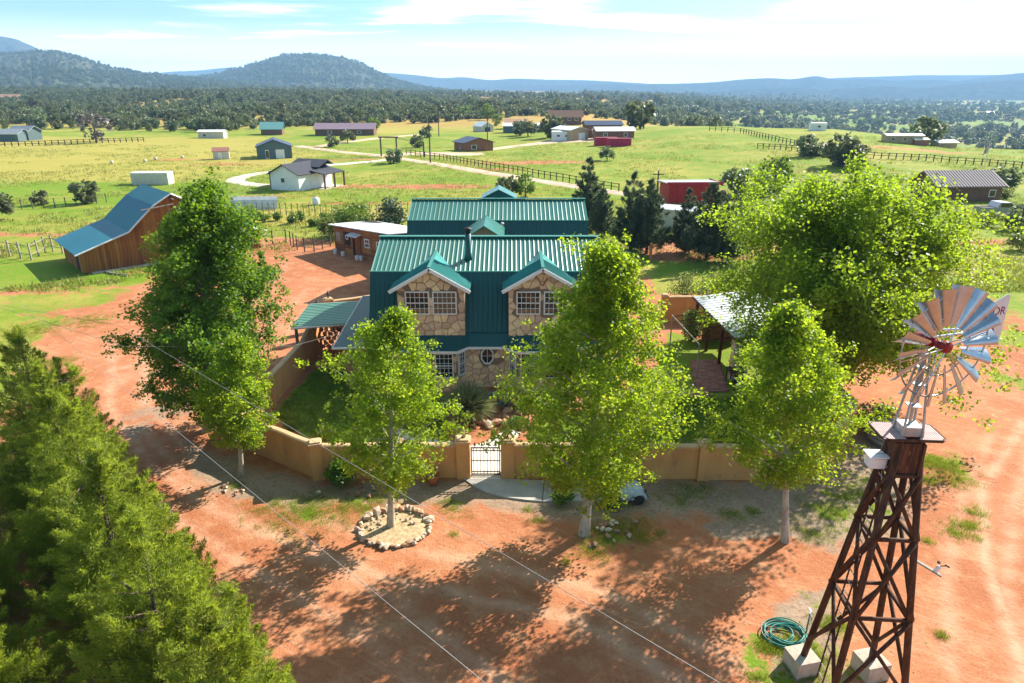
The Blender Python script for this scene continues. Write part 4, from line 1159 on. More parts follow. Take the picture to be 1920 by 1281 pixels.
# ================================================================== COURTYARD WALL
cw = thing('courtyard_wall', 'tan stucco wall with pillars enclosing the front courtyard', 'wall', (0, 0, 0))
def wall_seg(a, b, h0, h1=None, th=.24, parent=cw, cap=True):
    h1 = h1 if h1 is not None else h0
    d = Vector((b[0] - a[0], b[1] - a[1], 0)); L = d.length; rz = math.atan2(d.y, d.x)
    mb = MB(); mb.prism([(0, -.15), (L, -.15), (L, h1), (0, h0)], -th / 2, th / 2, 'y')
    o = mb.build('wall_panel', M['stucco'], parent, (a[0], a[1], 0), (0, 0, rz))
    if cap:
        n = max(2, int(L / .6)); pr_ = []
        cb = MB()
        pts = [(L * k / n, 0, h0 + (h1 - h0) * k / n + .03 + .012 * math.sin(k * 2.1)) for k in range(n + 1)]
        V = []; F = []
        for k, (x, y, z) in enumerate(pts):
            for (yy, zz_) in ((-.15, -.05), (-.15, .03), (-.09, .065), (.09, .065), (.15, .03), (.15, -.05)): V.append((x, yy, z + zz_))
        for k in range(n):
            for q in range(5): F.append((k * 6 + q, k * 6 + q + 1, (k + 1) * 6 + q + 1, (k + 1) * 6 + q))
        F.append((0, 1, 2, 3, 4, 5)); F.append(tuple(n * 6 + q for q in range(6)))
        cb.add(V, F).build('coping', M['stucco_cap'], o)
    return o
def pillar(x, y, h, w=.46, rz=0, parent=cw):
    o = MB().box((0, 0, h / 2 - .1), (w, w, h + .2)).build('pillar', M['stucco'], parent, (x, y, 0), (0, 0, rz))
    MB().box((0, 0, h + .04), (w + .08, w + .08, .10)).box((0, 0, h + .115), (w - .06, w - .06, .07)).build('pillar_cap', M['stucco_cap'], o)
    return o
GL, GR_ = (-1.98, 24.5), (-.18, 24.5)
WP = [(-11.85, 38.0), (-12.15, 31.2), (-11.75, 26.9), (-7.95, 24.4)]
for (a, b) in zip(WP[:-1], WP[1:]): wall_seg(a, b, 1.5)
pillar(*WP[3], 1.58, .46, .3); pillar(*WP[1], 1.58, .42); pillar(*WP[2], 1.56, .40, .5)
wall_seg((-7.72, 24.42), (-4.7, 24.48), 1.46); pillar(-4.68, 24.48, 1.56, .42)
wall_seg((-4.47, 24.48), (-2.25, 24.5), 1.46)
pillar(*GL, 1.66, .54); pillar(*GR_, 1.66, .54)
wall_seg((.09, 24.5), (3.6, 24.45), 1.46); pillar(3.62, 24.45, 1.56, .42)
wall_seg((3.83, 24.45), (7.55, 24.38), 1.46); pillar(7.78, 24.37, 1.58, .46)
wall_seg((8.01, 24.37), (12.3, 24.3), 1.46); pillar(12.5, 24.3, 1.58, .46)
wall_seg((12.7, 24.5), (15.6, 28.2), 1.5); wall_seg((15.7, 28.4), (15.9, 44.6), 1.5)
wall_seg((15.6, 44.8), (10.6, 44.6), 1.7); pillar(10.4, 44.6, 1.8, .4)
wall_seg((-11.95, 36.6), (-11.75, 39.6), 1.5, 2.45, .3)
wall_seg((-12.0, 43.4), (-8.4, 45.3), 1.75); pillar(-12.15, 43.3, 1.9, .5, .5); pillar(-12.3, 41.2, 1.9, .5, .2)

def lantern_post(label, x, y, z, rust=False):
    t = thing('lantern', label, 'lantern', (x, y, z), 0, 'lanterns on the wall pillars')
    MB().lathe([(.09, 0), (.07, .03), (.03, .05), (.03, .12), (.07, .14)], (0, 0, 0), 8).build('base', M['iron'], t)
    MB().lathe([(.07, .14), (.10, .32), (.095, .33)], (0, 0, 0), 6).build('lantern_glass', M['pale_concrete'] if rust else M['glass_dark'], t)
    MB().lathe([(.12, .32), (.05, .42), (.02, .44), (.015, .5), (.001, .52)], (0, 0, 0), 6).build('lantern_cap', M['iron'] if not rust else M['silver_wood'], t)
lantern_post('small pale lantern on the gate pillar at left', GL[0], GL[1], 1.81, True)
lantern_post('small pale lantern on the gate pillar at right', GR_[0], GR_[1], 1.81, True)
lantern_post('black lantern on the rear pillar where the back wall begins', -12.15, 43.3, 2.05)
lantern_post('black lantern on the pillar beyond the carport roof', -12.3, 41.2, 2.05)

gt = thing('iron_gate', 'black wrought iron gate with spear finials between two tan pillars', 'gate', (-1.08, 24.5, 0))
g_ = MB()
for s in (-1, 1): g_.box((s * .58, 0, .72), (.045, .045, 1.28))
g_.box((0, 0, 1.34), (1.16, .035, .04)).box((0, 0, 1.20), (1.16, .03, .03)).box((0, 0, .74), (1.16, .03, .03)).box((0, 0, .24), (1.16, .03, .03)).box((0, 0, .11), (1.16, .035, .04))
g_.build('gate_frame', M['iron'], gt)
bar = MB().box((0, 0, .72), (.022, .022, 1.22)).mesh('bar', M['iron'])
for k in range(8): mobj('bar', bar, None, gt, (-.49 + k * .14, .002, 0))
fin = MB().lathe([(.015, 0), (.015, .06), (.05, .09), (.03, .12), (.04, .15), (.002, .24)], (0, 0, 1.36), 6).box((0, 0, 1.45), (.14, .012, .02)).mesh('finial', M['iron'])
for k in range(4): mobj('finial', fin, None, gt, (-.43 + k * .285, 0, 0))
rg = MB()
for k in range(9): rg.tube([(-.5 + k * .125 + .045 * math.cos(q * PI / 4), 0, 1.27 + .045 * math.sin(q * PI / 4)) for q in range(9)], .007, 4, False).tube([(-.5 + k * .125 + .045 * math.cos(q * PI / 4), 0, .175 + .045 * math.sin(q * PI / 4)) for q in range(9)], .007, 4, False)
rg.build('ring_band', M['iron'], gt)

def sheet(name, poly, mat, z, th=.08):
    mb = MB(); mb.prism(poly, z - th, z, 'z')
    return tag(mb.build(name, mat), kind='structure')
sheet('path', [(-1.72, 24.2), (-.44, 24.2), (-.40, 26.6), (.4, 28.2), (-.2, 28.6), (-1.2, 27.3), (-1.9, 26.9), (-5.6, 28.8), (-5.9, 28.0), (-1.9, 25.9)], M['path_sunlit'], .07)
ap = [(-1.95, 24.22), (-.2, 24.22), (1.3, 24.1), (1.15, 22.62), (.5, 22.72), (-.3, 22.92), (-.95, 23.2), (-1.5, 23.65)]
sheet('pavement', ap, M['concrete'], .06)
sheet('pavement', [(1.33, 24.1), (4.6, 24.1), (4.6, 22.75), (1.18, 22.6)], M['concrete'], .055)

# ================================================================== BARN
BA = R(42)
bu = (math.cos(BA), math.sin(BA)); bv = (-math.sin(BA), math.cos(BA))
barn = thing('barn', 'weathered brown board barn with swooping teal blue metal roof', 'barn', (-36.8, 57.2, 0), BA)
BWd = 7.8
pf = [(-.55, 1.85), (3.85, 3.30), (5.25, 4.55), (6.2, 5.35), (7.8, 6.25)]
prof = pf + [(2 * BWd - a, b) for a, b in pf[::-1][1:]]
inn = [(max(a, .0) if a < BWd else min(a, 2 * BWd), b - .12) for a, b in prof]
BL = 7.6
inn[0] = (0, 1.95); inn[-1] = (2 * BWd, 1.95)
MB().prism([(0, -.2)] + inn + [(2 * BWd, -.2)], .12, BL, 'y').build('frame', M['dark_interior'], barn)
bf = MB()
rs_ = random.Random(8)
def roof_z(a): return float(np.interp(a, [p[0] for p in inn], [p[1] for p in inn]))
k = 0; a = 0.0
while a < 2 * BWd - .05:
    w = rs_.uniform(.24, .31); b = min(a + w, 2 * BWd)
    if 7.4 < a < 10.6: z0 = 2.55
    else: z0 = rs_.uniform(.02, .10)
    mb = MB(); mb.prism([(0, z0), (b - a - .012, z0), (b - a - .012, roof_z(b) - .02), (0, roof_z(a) - .02)], 0, .05 + rs_.uniform(0, .02), 'y')
    mb.build('board', M['barn_wood'], barn, (a, .03, 0))
    a = b
for k in range(12):
    MB().box((0, 0, 1.3), (.25, .045, 2.4)).build('board', M['barn_wood'], barn, (7.45 + k * .268 + .13, -.02, .02))
MB().tube([(5.9, -.06, 2.62), (12.5, -.06, 2.62)], .05, 6).build('door_track', M['galv_dull'], barn)
for k in range(26):
    if 3 < k < 8: continue
    MB().box((0, 0, .95), (.05, .275, 1.86)).build('board', M['barn_wood'], barn, (-.03, .2 + k * .285, .02))
for (p, q) in zip(prof[:-1], prof[1:]):
    MB().slab([(p[0], -.55, p[1]), (q[0], -.55, q[1]), (q[0], BL + .5, q[1]), (p[0], BL + .5, p[1])], .07).build('roof_sheet', M['roof_blue'], barn)
    d = Vector((q[0] - p[0], 0, q[1] - p[1]))
    MB().tube([(p[0], -.58, p[1] - .06), (q[0], -.58, q[1] - .06)], .075, 4).build('barge_board', M['white_metal'], barn)
MB().box((6.0, -.25, .05), (11.0, .35, .18)).build('foundation', M['concrete'], barn)
MB().tube([(5.1, -.65, 5.0), (7.8, -1.0, 5.35)], .06, 5).tube([(7.8, -1.2, 5.75), (7.8, .1, 5.75)], .07, 5).build('hoist_beam', M['silver_wood'], barn)

# ================================================================== WORKSHOP
ws = thing('workshop', 'low plank workshop with slanting white metal roof behind the dirt yard', 'workshop', (-17.4, 66.6, 0), R(-45))
WL = 9.4
MB().box((WL / 2, 2.2, 1.2), (WL - .1, 4.2, 2.5)).build('frame', M['dark_interior'], ws)
rs_ = random.Random(5)
for r in range(10):
    for c in range(6):
        x0 = c * WL / 6; top_ = 2.45 + .45 * (x0 / WL)
        z = .14 + r * .27
        if z > top_ + .1: continue
        if c == 2 and z < 2.0: continue
        MB().box((0, 0, 0), (WL / 6 - .03, .06, .255)).build('board', M['shed_wood'], ws, (x0 + WL / 12, .02, z), (0, rs_.uniform(-.01, .01), 0))
for c in range(7): box_part('batten', (c * WL / 6, -.03, 1.35), (.13, .06, 2.7), M['shed_wood'], ws)
box_part('door', (WL / 6 * 2.5 + .1, -.02, 1.0), (.95, .07, 1.95), M['barn_wood'], ws)
MB().slab([(WL / 6 * 2 - .1, -.75, 2.05), (WL / 6 * 3 + .1, -.75, 2.05), (WL / 6 * 3 + .1, .0, 2.25), (WL / 6 * 2 - .1, .0, 2.25)], .04).build('awning', M['white_metal'], ws)
for c in (3.35, 4.6): window(ws, (WL / 6 * c + .4, -.02, 1.55), .7, .75, (1, 0, 0), 2, 2, .09)
box_part('notice_board', (WL / 6 * 1.45, -.05, 1.5), (.95, .05, 1.25), M['black_rubber'], ws)
MB().tube([(.22 * math.cos(q * PI / 6), 0, .22 * math.sin(q * PI / 6)) for q in range(13)], .05, 5, False).build('wheel_ornament', M['white_paint'], ws, (WL / 6 * 1.45, -.09, 1.65))
box_part('shutter', (WL / 6 * .45, -.04, 1.5), (.8, .05, .85), M['silver_wood'], ws)
MB().slab([(-.45, -.45, 2.62), (WL + .3, -.45, 3.08), (WL + .3, 4.7, 2.7), (-.45, 4.7, 2.3)], .08).build('roof', M['white_metal'], ws)
MB().slab([(WL + .2, .2, 2.5), (WL + 5, -.4, 2.9), (WL + 5, 3, 2.7), (WL + .2, 3, 2.4)], .08).build('lean_to_roof', M['shed_wood'], ws)

# ================================================================== WINDMILL
M['footing'] = pmat('footing', (.50, .44, .36), (.40, .33, .26), 3, .92, bump=.4, bscale=20, wear=(.30, .20, .13))
TX, TY = 8.80, 13.55
tw = thing('windmill_tower', 'dark brown timber windmill tower on concrete footings', 'tower', (TX, TY, 0), R(-4))
ZB, ZT, HB, HT = .50, 7.75, .90, .22
def corner(sx, sy, z):
    t = (z - ZB) / (ZT - ZB); h = HB + (HT - HB) * t
    return Vector((sx * h, sy * h, z))
CS = [(-1, -1), (1, -1), (1, 1), (-1, 1)]
for k, (a, b) in enumerate(CS):
    MB().tube([corner(a, b, .30), corner(a, b, 4), corner(a, b, ZT)], [.088, .082, .075], 8).build('leg', M['tower_wood'], tw, smooth=True)
    c = corner(a, b, .3)
    MB().prism([(-.34, -.34), (.34, -.34), (.34, .34), (-.34, .34)], -.2, .52, 'z').build('footing', M['footing'], tw, (c.x, c.y, 0), (0, 0, .3))
LV = [1.1, 3.2, 5.3, 6.9]
for k in range(4):
    A, B = CS[k], CS[(k + 1) % 4]
    for q, z in enumerate(LV):
        a, b = corner(*A, z), corner(*B, z)
        if q > 0: MB().tube([a + (a - b) * .06, b + (b - a) * .06], .055, 7).build('girt', M['tower_wood'], tw, smooth=True)
        if q < len(LV) - 1:
            c, d = corner(*A, LV[q + 1]), corner(*B, LV[q + 1])
            n_ = Vector(((A[0] + B[0]) / 2, (A[1] + B[1]) / 2, 0)) * .07
            MB().tube([a + n_, d + n_], .05, 7).build('brace', M['tower_wood'], tw, smooth=True)
            MB().tube([b - n_ * .2, c - n_ * .2], .048, 7).build('brace', M['tower_wood'], tw, smooth=True)
    a, b = corner(*A, 6.9), corner(*B, ZT); MB().box(((a.x + b.x) / 2, (a.y + b.y) / 2, 7.3), (abs(a.x - b.x) + .1 if abs(a.x - b.x) > .3 else .06, abs(a.y - b.y) + .1 if abs(a.y - b.y) > .3 else .06, .8)).build('cladding', M['tower_wood'], tw)
# ladder up the left side
for s in (-.16, .16):
    MB().tube([(-.80, s, .5), (-.30, s, 7.4)], .022, 5).build('ladder_rail', M['tower_wood'], tw)
rg = MB().tube([(0, -.17, 0), (0, .17, 0)], .016, 5).mesh('rung', M['silver_wood'])
for k in range(22): mobj('rung', rg, None, tw, (-.80 + .5 * (k * .3 + .2) / 6.9, 0, .7 + k * .3))
# platform with slatted deck
pl = MB()
plp = [(-.54, -.37), (.57, -.37), (.67, -.26), (.67, .37), (.54, .46), (-.57, .46), (-.67, .33), (-.67, -.24)]
for i_ in range(8):
    a, b = plp[i_], plp[(i_ + 1) % 8]; pl.tube([(*a, 7.82), (*b, 7.82)], .035, 5)
for y in (-.14, .16): pl.box((0, y, 7.80), (1.3, .05, .05))
deck = pl.build('platform', M['tower_wood'], tw)
sl = MB().box((0, 0, 0), (.034, .80, .02)).mesh('slat', pmat('slat_wood', (.50, .38, .36), (.40, .28, .26), 6, .7))
for k in range(27):
    x = -.63 + k * .0485
    if abs(x) < .16: continue
    mobj('slat', sl, None, deck, (x, .05, 7.835))
bx = MB().box((0, 0, 0), (.36, .30, .28)).box((0, 0, .155), (.46, .40, .03)).box((0, -.16, 0), (.30, .02, .22)).build('junction_box', M['white_paint'], tw, (-.50, .1, 7.05))
MB().tube([(-.62, .1, 7.2), (-.2, .1, 7.2)], .03, 5).build('box_bracket', M['galv_dull'], bx, (.50, -.1, -7.05))
wsn = MB().box((0, 0, 0), (.75, .10, .035)).build('sensor_board', M['silver_wood'], tw, (.88, -.35, 4.55), (0, .35, -.5))
MB().lathe([(.05, .02), (.05, .16), (.03, .2)], (.22, 0, 0), 8).build('weather_sensor', M['white_paint'], wsn)
MB().tube([(.22, 0, .2), (.30, 0, .28)], .012, 5).box((.33, 0, .30), (.1, .03, .03)).box((.16, .02, .26), (.06, .06, .04)).build('wind_cup', M['black_rubber'], wsn)

wm = thing('windmill', 'galvanized windmill wheel with red gearbox and tail vane on the tower top', 'windmill', (TX, TY, 7.8), R(-4))
for k, (a, b) in enumerate(CS):
    MB().tube([(a * .22, b * .22, .05), (a * .06, b * .06, 1.95)], [.03, .022], 5).build('mast_leg', M['galv_dull'], wm)
MB().box((0, 0, .14), (.40, .40, .22)).build('mast_base', M['galv_dull'], wm)
MB().tube([(0, 0, .1), (0, 0, 2.1)], .035, 8).build('mast_pipe', M['galv_dull'], wm)
for z in (.7, 1.2, 1.6): MB().box((0, 0, z), (.30 - z * .07, .30 - z * .07, .03)).build('mast_band', M['galv_dull'], wm)
YAW = R(17 + 4)
nv = Vector((math.sin(YAW), -math.cos(YAW), 0)); tv = Vector((math.cos(YAW), math.sin(YAW), 0))
hubc = Vector((0, 0, 2.22))
# gearbox and hub along the shaft
gb = MB(); 
gb.tube([hubc - nv * .32, hubc - nv * .1, hubc, hubc + nv * .16], [.08, .13, .13, .10], 10)
gb.tube([hubc + nv * .16, hubc + nv * .40], .085, 10).tube([hubc + nv * .40, hubc + nv * .50], [.13, .12], 12)
gb.build('gearbox', M['red_paint'], wm, smooth=True)
MB().box((0, 0, 0), (.46, .16, .10)).build('gearbox_arm', M['red_paint'], wm, hubc - nv * .1 - tv * .32, (0, 0, YAW))
wc = hubc + nv * .40
RW = 1.30
def wp(a, r, off=0.0):
    return wc + (tv * math.cos(a) + Vector((0, 0, 1)) * math.sin(a)) * r + nv * off
wheel = MB()
for rr, th_ in ((RW * .50, .016), (RW * .86, .018)):
    wheel.tube([wp(2 * PI * q / 54, rr, .0) for q in range(55)], th_, 5, False)
wo_ = wheel.build('wheel_rim', M['galv'], wm, smooth=True)
for k in range(6):
    a = k * PI / 3 + .2
    MB().tube([wc + nv * .08, wp(a, RW * .86)], .015, 5).tube([wc - nv * .12, wp(a, RW * .50)], .012, 5).build('spoke', M['galv'], wm)
def blade_mesh():
    V = []; F = []
    nr_, nc_ = 5, 6
    for i_ in range(nr_ + 1):
        r = RW * (.36 + .64 * i_ / nr_); w = .15 + .25 * i_ / nr_
        for j_ in range(nc_ + 1):
            s = j_ / nc_ - .5
            V.append((s * w * math.cos(.68) , s * w * math.sin(.68) + .22 * w * (1 - 4 * s * s) * .9, r))
    n = nc_ + 1
    for i_ in range(nr_):
        for j_ in range(nc_): F.append((i_ * n + j_, i_ * n + j_ + 1, (i_ + 1) * n + j_ + 1, (i_ + 1) * n + j_))
    m = len(V); V += [(x, y + .008, z) for x, y, z in V]; F += [tuple(m + q for q in f)[::-1] for f in F]
    return MB().add(V, F).mesh('blade', M['galv'], True)
bme = blade_mesh()
brk = MB().prism([(-.05, 0), (.05, 0), (0, .16)], -.012, .012, 'x').mesh('blade_bracket', M['galv_dull'])
base_rot = Matrix((tv, nv, Vector((0, 0, 1)))).transposed().to_4x4()   # x along wheel plane, y along the shaft, z up
for k in range(18):
    R4 = Matrix.Translation(wc) @ base_rot @ Matrix.Rotation(2 * PI * k / 18 + .1, 4, 'Y')
    o = mobj('blade', bme, None, wm); o.matrix_local = R4
    b2 = mobj('blade_bracket', brk, None, o); b2.location = (0, .03, RW * .86 - .05)
# furled tail vane, parallel to the wheel
va = hubc - nv * .12
MB().tube([va, va + tv * 1.1], .022, 6).tube([va + Vector((0, 0, .18)), va + tv * 1.1 + Vector((0, 0, .10))], .018, 6).build('tail_arm', M['galv'], wm)
vn = MB(); p0 = va + tv * 1.15 + Vector((0, 0, .12))
vp = [(0, -.16), (.95, -.48), (1.05, -.40), (1.05, .62), (.98, .68), (0, .26)]
V_ = [p0 + tv * a + Vector((0, 0, b)) + nv * .006 for a, b in vp] + [p0 + tv * a + Vector((0, 0, b)) - nv * .006 for a, b in vp]
vn.add(V_, [tuple(range(6)), tuple(range(6, 12))[::-1]] + [(i_, 6 + i_, 6 + (i_ + 1) % 6, (i_ + 1) % 6) for i_ in range(6)])
vane = vn.build('tail_vane', M['white_metal'], wm)
def text_mesh(s, size, mat):
    cu = bpy.data.curves.new('txt', 'FONT'); cu.body = s; cu.size = size; cu.extrude = .002
    ob = bpy.data.objects.new('txt', cu); COL.objects.link(ob)
    dg = bpy.context.evaluated_depsgraph_get(); dg.update()
    me = bpy.data.meshes.new_from_object(ob.evaluated_get(dg)); bpy.data.objects.remove(ob); me.materials.clear(); me.materials.append(mat)
    return me
letm = pmat('vane_lettering', (.20, .015, .02), (.16, .012, .016), 4, .6)
for s, size, a, b in (('TOR', .26, .48, .22), ('S A', .14, .62, -.16)):
    lt = mobj('lettering', text_mesh(s, size, letm), None, vane)
    lt.matrix_local = Matrix.Translation(p0 + tv * a + Vector((0, 0, b)) + nv * .010) @ Matrix((tv, Vector((0, 0, 1)), nv)).transposed().to_4x4()

for k, (x, y) in enumerate([(.9, -.7), (1.3, -.9), (2.5, -.8), (4.9, -.8), (5.3, -.6)]):
    th_ = R(-45); bxp = -17.4 + x * math.cos(th_) - y * math.sin(th_); byp = 66.6 + x * math.sin(th_) + y * math.cos(th_)
    o = thing('bucket', ['white bucket at the left end of the workshop front', 'second white bucket from the left end of the workshop front', 'white bucket beside the dark notice board of the workshop', 'white bucket right of the workshop door', 'white bucket under the workshop window'][k], 'bucket', (bxp, byp, 0), 0, 'buckets in front of the workshop')
    MB().lathe([(.15, 0), (.19, .38), (.20, .40), (.17, .39), (.14, .1)], (0, 0, 0), 12).build('pail', M['white_paint'], o)
    MB().tube([(.18 * math.cos(q * PI / 6), 0, .38 + .14 * math.sin(q * PI / 6)) for q in range(7)], .008, 4).build('handle', M['galv_dull'], o)
# ================================================================== WIRES
def P3z(px, py, z): return Vector((*G(px, py, z), z))
def wire(label, pts, r, sag=0.0):
    mb = MB(); q = []
    for a, b in zip(pts[:-1], pts[1:]):
        for k in range(13): 
            t = k / 12; p = a.lerp(b, t); p.z -= sag * 4 * t * (1 - t); q.append(p)
    mb.tube(q, r, 5)
    return tag(mb.build('power_line', M['wire'], smooth=True), label, 'power line', 'overhead lines')
def ext(a, b, L): d = (b - a).normalized(); return b + d * L
p0, p1, p2 = P3z(0, 572, 6.6), P3z(225, 611, 6.2), P3z(1350, 1281, 8.0)
wire('upper overhead line crossing from the left edge past the gate to the bottom', [ext(p1, p0, 30), p0, p1, p2, ext(p1, p2, 8)], .0055)
p0, p1 = P3z(150, 660, 6.2), P3z(910, 1281, 8.2)
wire('lower overhead line crossing the driveway to the bottom edge', [ext(p1, p0, 30), p0, p1, ext(p0, p1, 8)], .005)
p0, p1, p2, p3 = P3z(0, 577, 6.8), P3z(235, 650, 6.0), P3z(549, 649, 4.2), P3z(660, 618, 3.3)
wire('thin overhead line running from the left edge to the carport', [ext(p1, p0, 30), p0, p1, p2, p3], .006)

# ================================================================== COURTYARD PLANTS AND STONES
def blades_plant(name, label, cat, loc, n, L, w, mat, seed, cz=.35, droop=.12, group=None, elmin=-.15):
    rng = np.random.RandomState(seed)
    t = thing(name, label, cat, loc, 0, group)
    MB().lathe([(.16 * L, 0), (.18 * L, cz * .5), (.10 * L, cz)], (0, 0, 0), 9).build('stem', M['bark_dark'], t)
    z = rng.uniform(elmin, 1, n); a = rng.uniform(0, 2 * PI, n); rr = np.sqrt(1 - z * z)
    d = np.stack([rr * np.cos(a), rr * np.sin(a), z], -1)
    l = L * (.8 + .3 * rng.rand(n))[:, None]
    base = np.array([0, 0, cz]) + d * .05 * L
    mid = base + d * l * .55; tip = base + d * l; tip[:, 2] -= (droop * L * rng.rand(n)) * rr; mid[:, 2] += .02 * L
    s = np.cross(d, rng.normal(size=(n, 3))); s /= np.linalg.norm(s, axis=1)[:, None]
    V = np.stack([base - s * w * .4, base + s * w * .4, mid + s * w * .5, mid - s * w * .5, tip], 1).reshape(-1, 3)
    i5 = np.arange(n)[:, None] * 5
    Fq = np.concatenate([i5 + [[0, 1, 2, 3]]]); Ft = i5 + [[3, 2, 4]]
    r = np.tile(rng.rand(n), 2)
    mobj('leaf_rosette', fast_mesh('leaf_rosette', V, [Fq, Ft], False, r), mat, t)
    return t
M['yucca_leaf'] = leafmat('yucca_leaf', (.10, .16, .09), (.27, .33, .15), .3, (.42, .38, .09), .8)
M['agave_leaf'] = leafmat('agave_leaf', (.12, .22, .22), (.22, .33, .32), .1, (.2, .3, .3), .8)
blades_plant('yucca', 'large spherical spiky yucca in front of the house', 'plant', (*G(878, 792), 0), 1500, 1.38, .035, M['yucca_leaf'], 3, .75)
blades_plant('agave', 'blue grey agave rosette right of the big yucca', 'plant', (*G(948, 766), .1), 120, .55, .06, M['agave_leaf'], 4, .15, .05, None, .1)
blades_plant('agave', 'small blue agave tucked below the octagonal window', 'plant', (*G(925, 752), .1), 90, .38, .05, M['agave_leaf'], 5, .12, .05, None, .1)
rd = random.Random(12)
def rock(label, x, y, s, group, pale=False, z=None):
    o = mobj('rock', (rocks_p if pale else rocks)[rd.randrange(4)], None, None, (x, y, (H1(x, y) if z is None else z) + s * .22), (rd.uniform(-.4, .4), rd.uniform(-.4, .4), rd.uniform(0, 6)))
    o.scale = (s * rd.uniform(.8, 1.3), s * rd.uniform(.7, 1.1), s * rd.uniform(.6, .8))
    return tag(o, label, 'rock', group)
for k in range(20):
    t = k / 19; px = 842 + 130 * t; py = 812 - 8 * math.sin(PI * t) - 10 * t + rd.uniform(-6, 3)
    x, y = G(px, py); rock('brown rock edging the yucca bed behind the gate', x, y, rd.uniform(.30, .62), 'rocks round the yucca bed', rd.random() < .3, 0)
for k in range(16):
    px, py = rd.uniform(925, 990), rd.uniform(738, 785); x, y = G(px, py)
    rock('dark rock among the agaves under the octagonal window', x, y, rd.uniform(.28, .6), 'rocks in the agave bed', rd.random() < .25, 0)
cxr, cyr = G(741, 990)
for k in range(46):
    a = 2 * PI * k / 46 + rd.uniform(-.04, .04); r = rd.uniform(.94, 1.05)
    big = math.sin(a) > .35
    rock('stone in the ring around the slender aspen', cxr + 1.28 * r * math.cos(a), cyr + 1.12 * r * math.sin(a), rd.uniform(.22, .34) * (1.45 if big else 1), 'stones ringed around the aspen', rd.random() < .65)
for k in range(24):
    px, py = rd.gauss(1130, 50), rd.gauss(985, 22); x, y = G(px, py)
    rock('loose stone scattered round the foot of the tallest aspen', x, y, rd.uniform(.12, .34), 'stones under the tallest aspen', rd.random() < .5)
for k in range(18):
    px, py = rd.uniform(590, 720), rd.uniform(905, 935); x, y = G(px, py)
    rock('loose stone below the trellis at the wall foot', x, y, rd.uniform(.12, .32), 'stones below the trellis', rd.random() < .3)
for k in range(14):
    px, py = rd.uniform(410, 470), rd.uniform(905, 935); x, y = G(px, py)
    rock('small stone by the foot of the small left aspen', x, y, rd.uniform(.08, .22), 'stones by the left aspen', rd.random() < .5)
for k in range(40):
    a, r = rd.uniform(.3, 3.4), rd.uniform(.45, .98)
    rock('pale chip of stone lying inside the ring round the slender aspen', cxr + 1.2 * r * math.cos(a), cyr + 1.04 * r * math.sin(a), rd.uniform(.08, .2), 'stone chips inside the aspen ring', True, .05)
sheetm = pmat('straw_soil', (.56, .43, .25), (.34, .22, .12), 6, .95, bump=.8, bscale=25, wear=(.62, .52, .36))
tag(MB().prism([(cxr + 1.26 * math.cos(k * PI / 15), cyr + 1.1 * math.sin(k * PI / 15)) for k in range(30)], -.05, .05, 'z').build('tree_bed', sheetm), kind='structure')

def leaf_ball(name, label, cat, loc, rx, rz_, n, ls, mat, seed, group=None, flowers=None, stem=True):
    rng = np.random.RandomState(seed)
    t = thing(name, label, cat, loc, 0, group)
    if stem:
        mb = MB()
        for k in range(6):
            a = k * 1.05; mb.tube([(0, 0, -.05), (math.cos(a) * rx * .3, math.sin(a) * rx * .3, rz_ * .7), (math.cos(a) * rx * .7, math.sin(a) * rx * .7, rz_ * 1.4)], [.03, .02, .01], 5, False)
        mb.build('stem', M['bark_dark'], t)
    k = 22
    d = rng.normal(size=(k, 3)); d /= np.linalg.norm(d, axis=1)[:, None]
    cc = d * np.array([rx, rx, rz_]) * .68 * (.6 + .5 * rng.rand(k))[:, None] + np.array([0, 0, rz_])
    q = rng.normal(size=(n, 3)); q /= np.linalg.norm(q, axis=1)[:, None]
    C = cc[rng.randint(0, k, n)] + q * (rng.rand(n) ** .45)[:, None] * np.array([rx, rx, rz_]) * .42
    C[:, 2] = np.maximum(C[:, 2], .04)
    V, F = leaf_quads(C, ls * (.6 + .8 * rng.rand(n)), rng)
    mobj('foliage', fast_mesh('foliage', V, F, False, rng.rand(n)), mat, t)
    return t
def lb(name, label, px, py, rx, rz_, n, ls, mat, seed, group=None):
    p = GT(px, py); leaf_ball(name, label, 'shrub', (p[0], p[1], p[2]), rx, rz_, n, ls, mat, seed, group)
lb('rose_bush', 'dark climbing rose bush on the white trellis in front of the wall', 640, 912, .62, .62, 1800, .10, M['poplar_leaf'], 5)
lb('shrub', 'round green shrub inside the wall near its left front corner', 612, 828, .55, .42, 1500, .09, M['shrub_leaf'], 6)
lb('shrub', 'yellow green shrub in the wall corner bed beside the round shrub', 545, 812, .4, .3, 700, .08, M['bright_leaf'], 7)
lb('shrub', 'flowering yellow green shrub behind the wall left of the aspen', 660, 836, .5, .25, 800, .08, M['bright_leaf'], 8)
lb('shrub', 'low yellow green ground cover right of the yucca', 968, 800, .75, .22, 1500, .08, M['bright_leaf'], 9)
lb('shrub', 'yellow green plant at the house corner near the second aspen', 985, 770, .5, .3, 800, .08, M['bright_leaf'], 10)
lb('shrub', 'small dark shrub below the cart beside the tallest aspen', 1150, 955, .42, .38, 900, .08, M['poplar_leaf'], 11)
lb('shrub', 'low green shrub left of the tallest aspen trunk', 1055, 945, .5, .3, 900, .08, M['poplar_leaf'], 12)
lb('shrub', 'rounded golden green bush beside the pergola', 1296, 640, 1.05, 1.15, 3500, .10, M['bright_leaf'], 13)
lb('shrub', 'tall loose shrub behind the back wall left of the pergola', 1285, 585, 1.4, 1.6, 2600, .11, M['shrub_leaf'], 14)
lb('shrub', 'loose shrub at the back wall above the pergola roof', 1325, 575, 1.1, 1.5, 1800, .11, M['shrub_leaf'], 15)
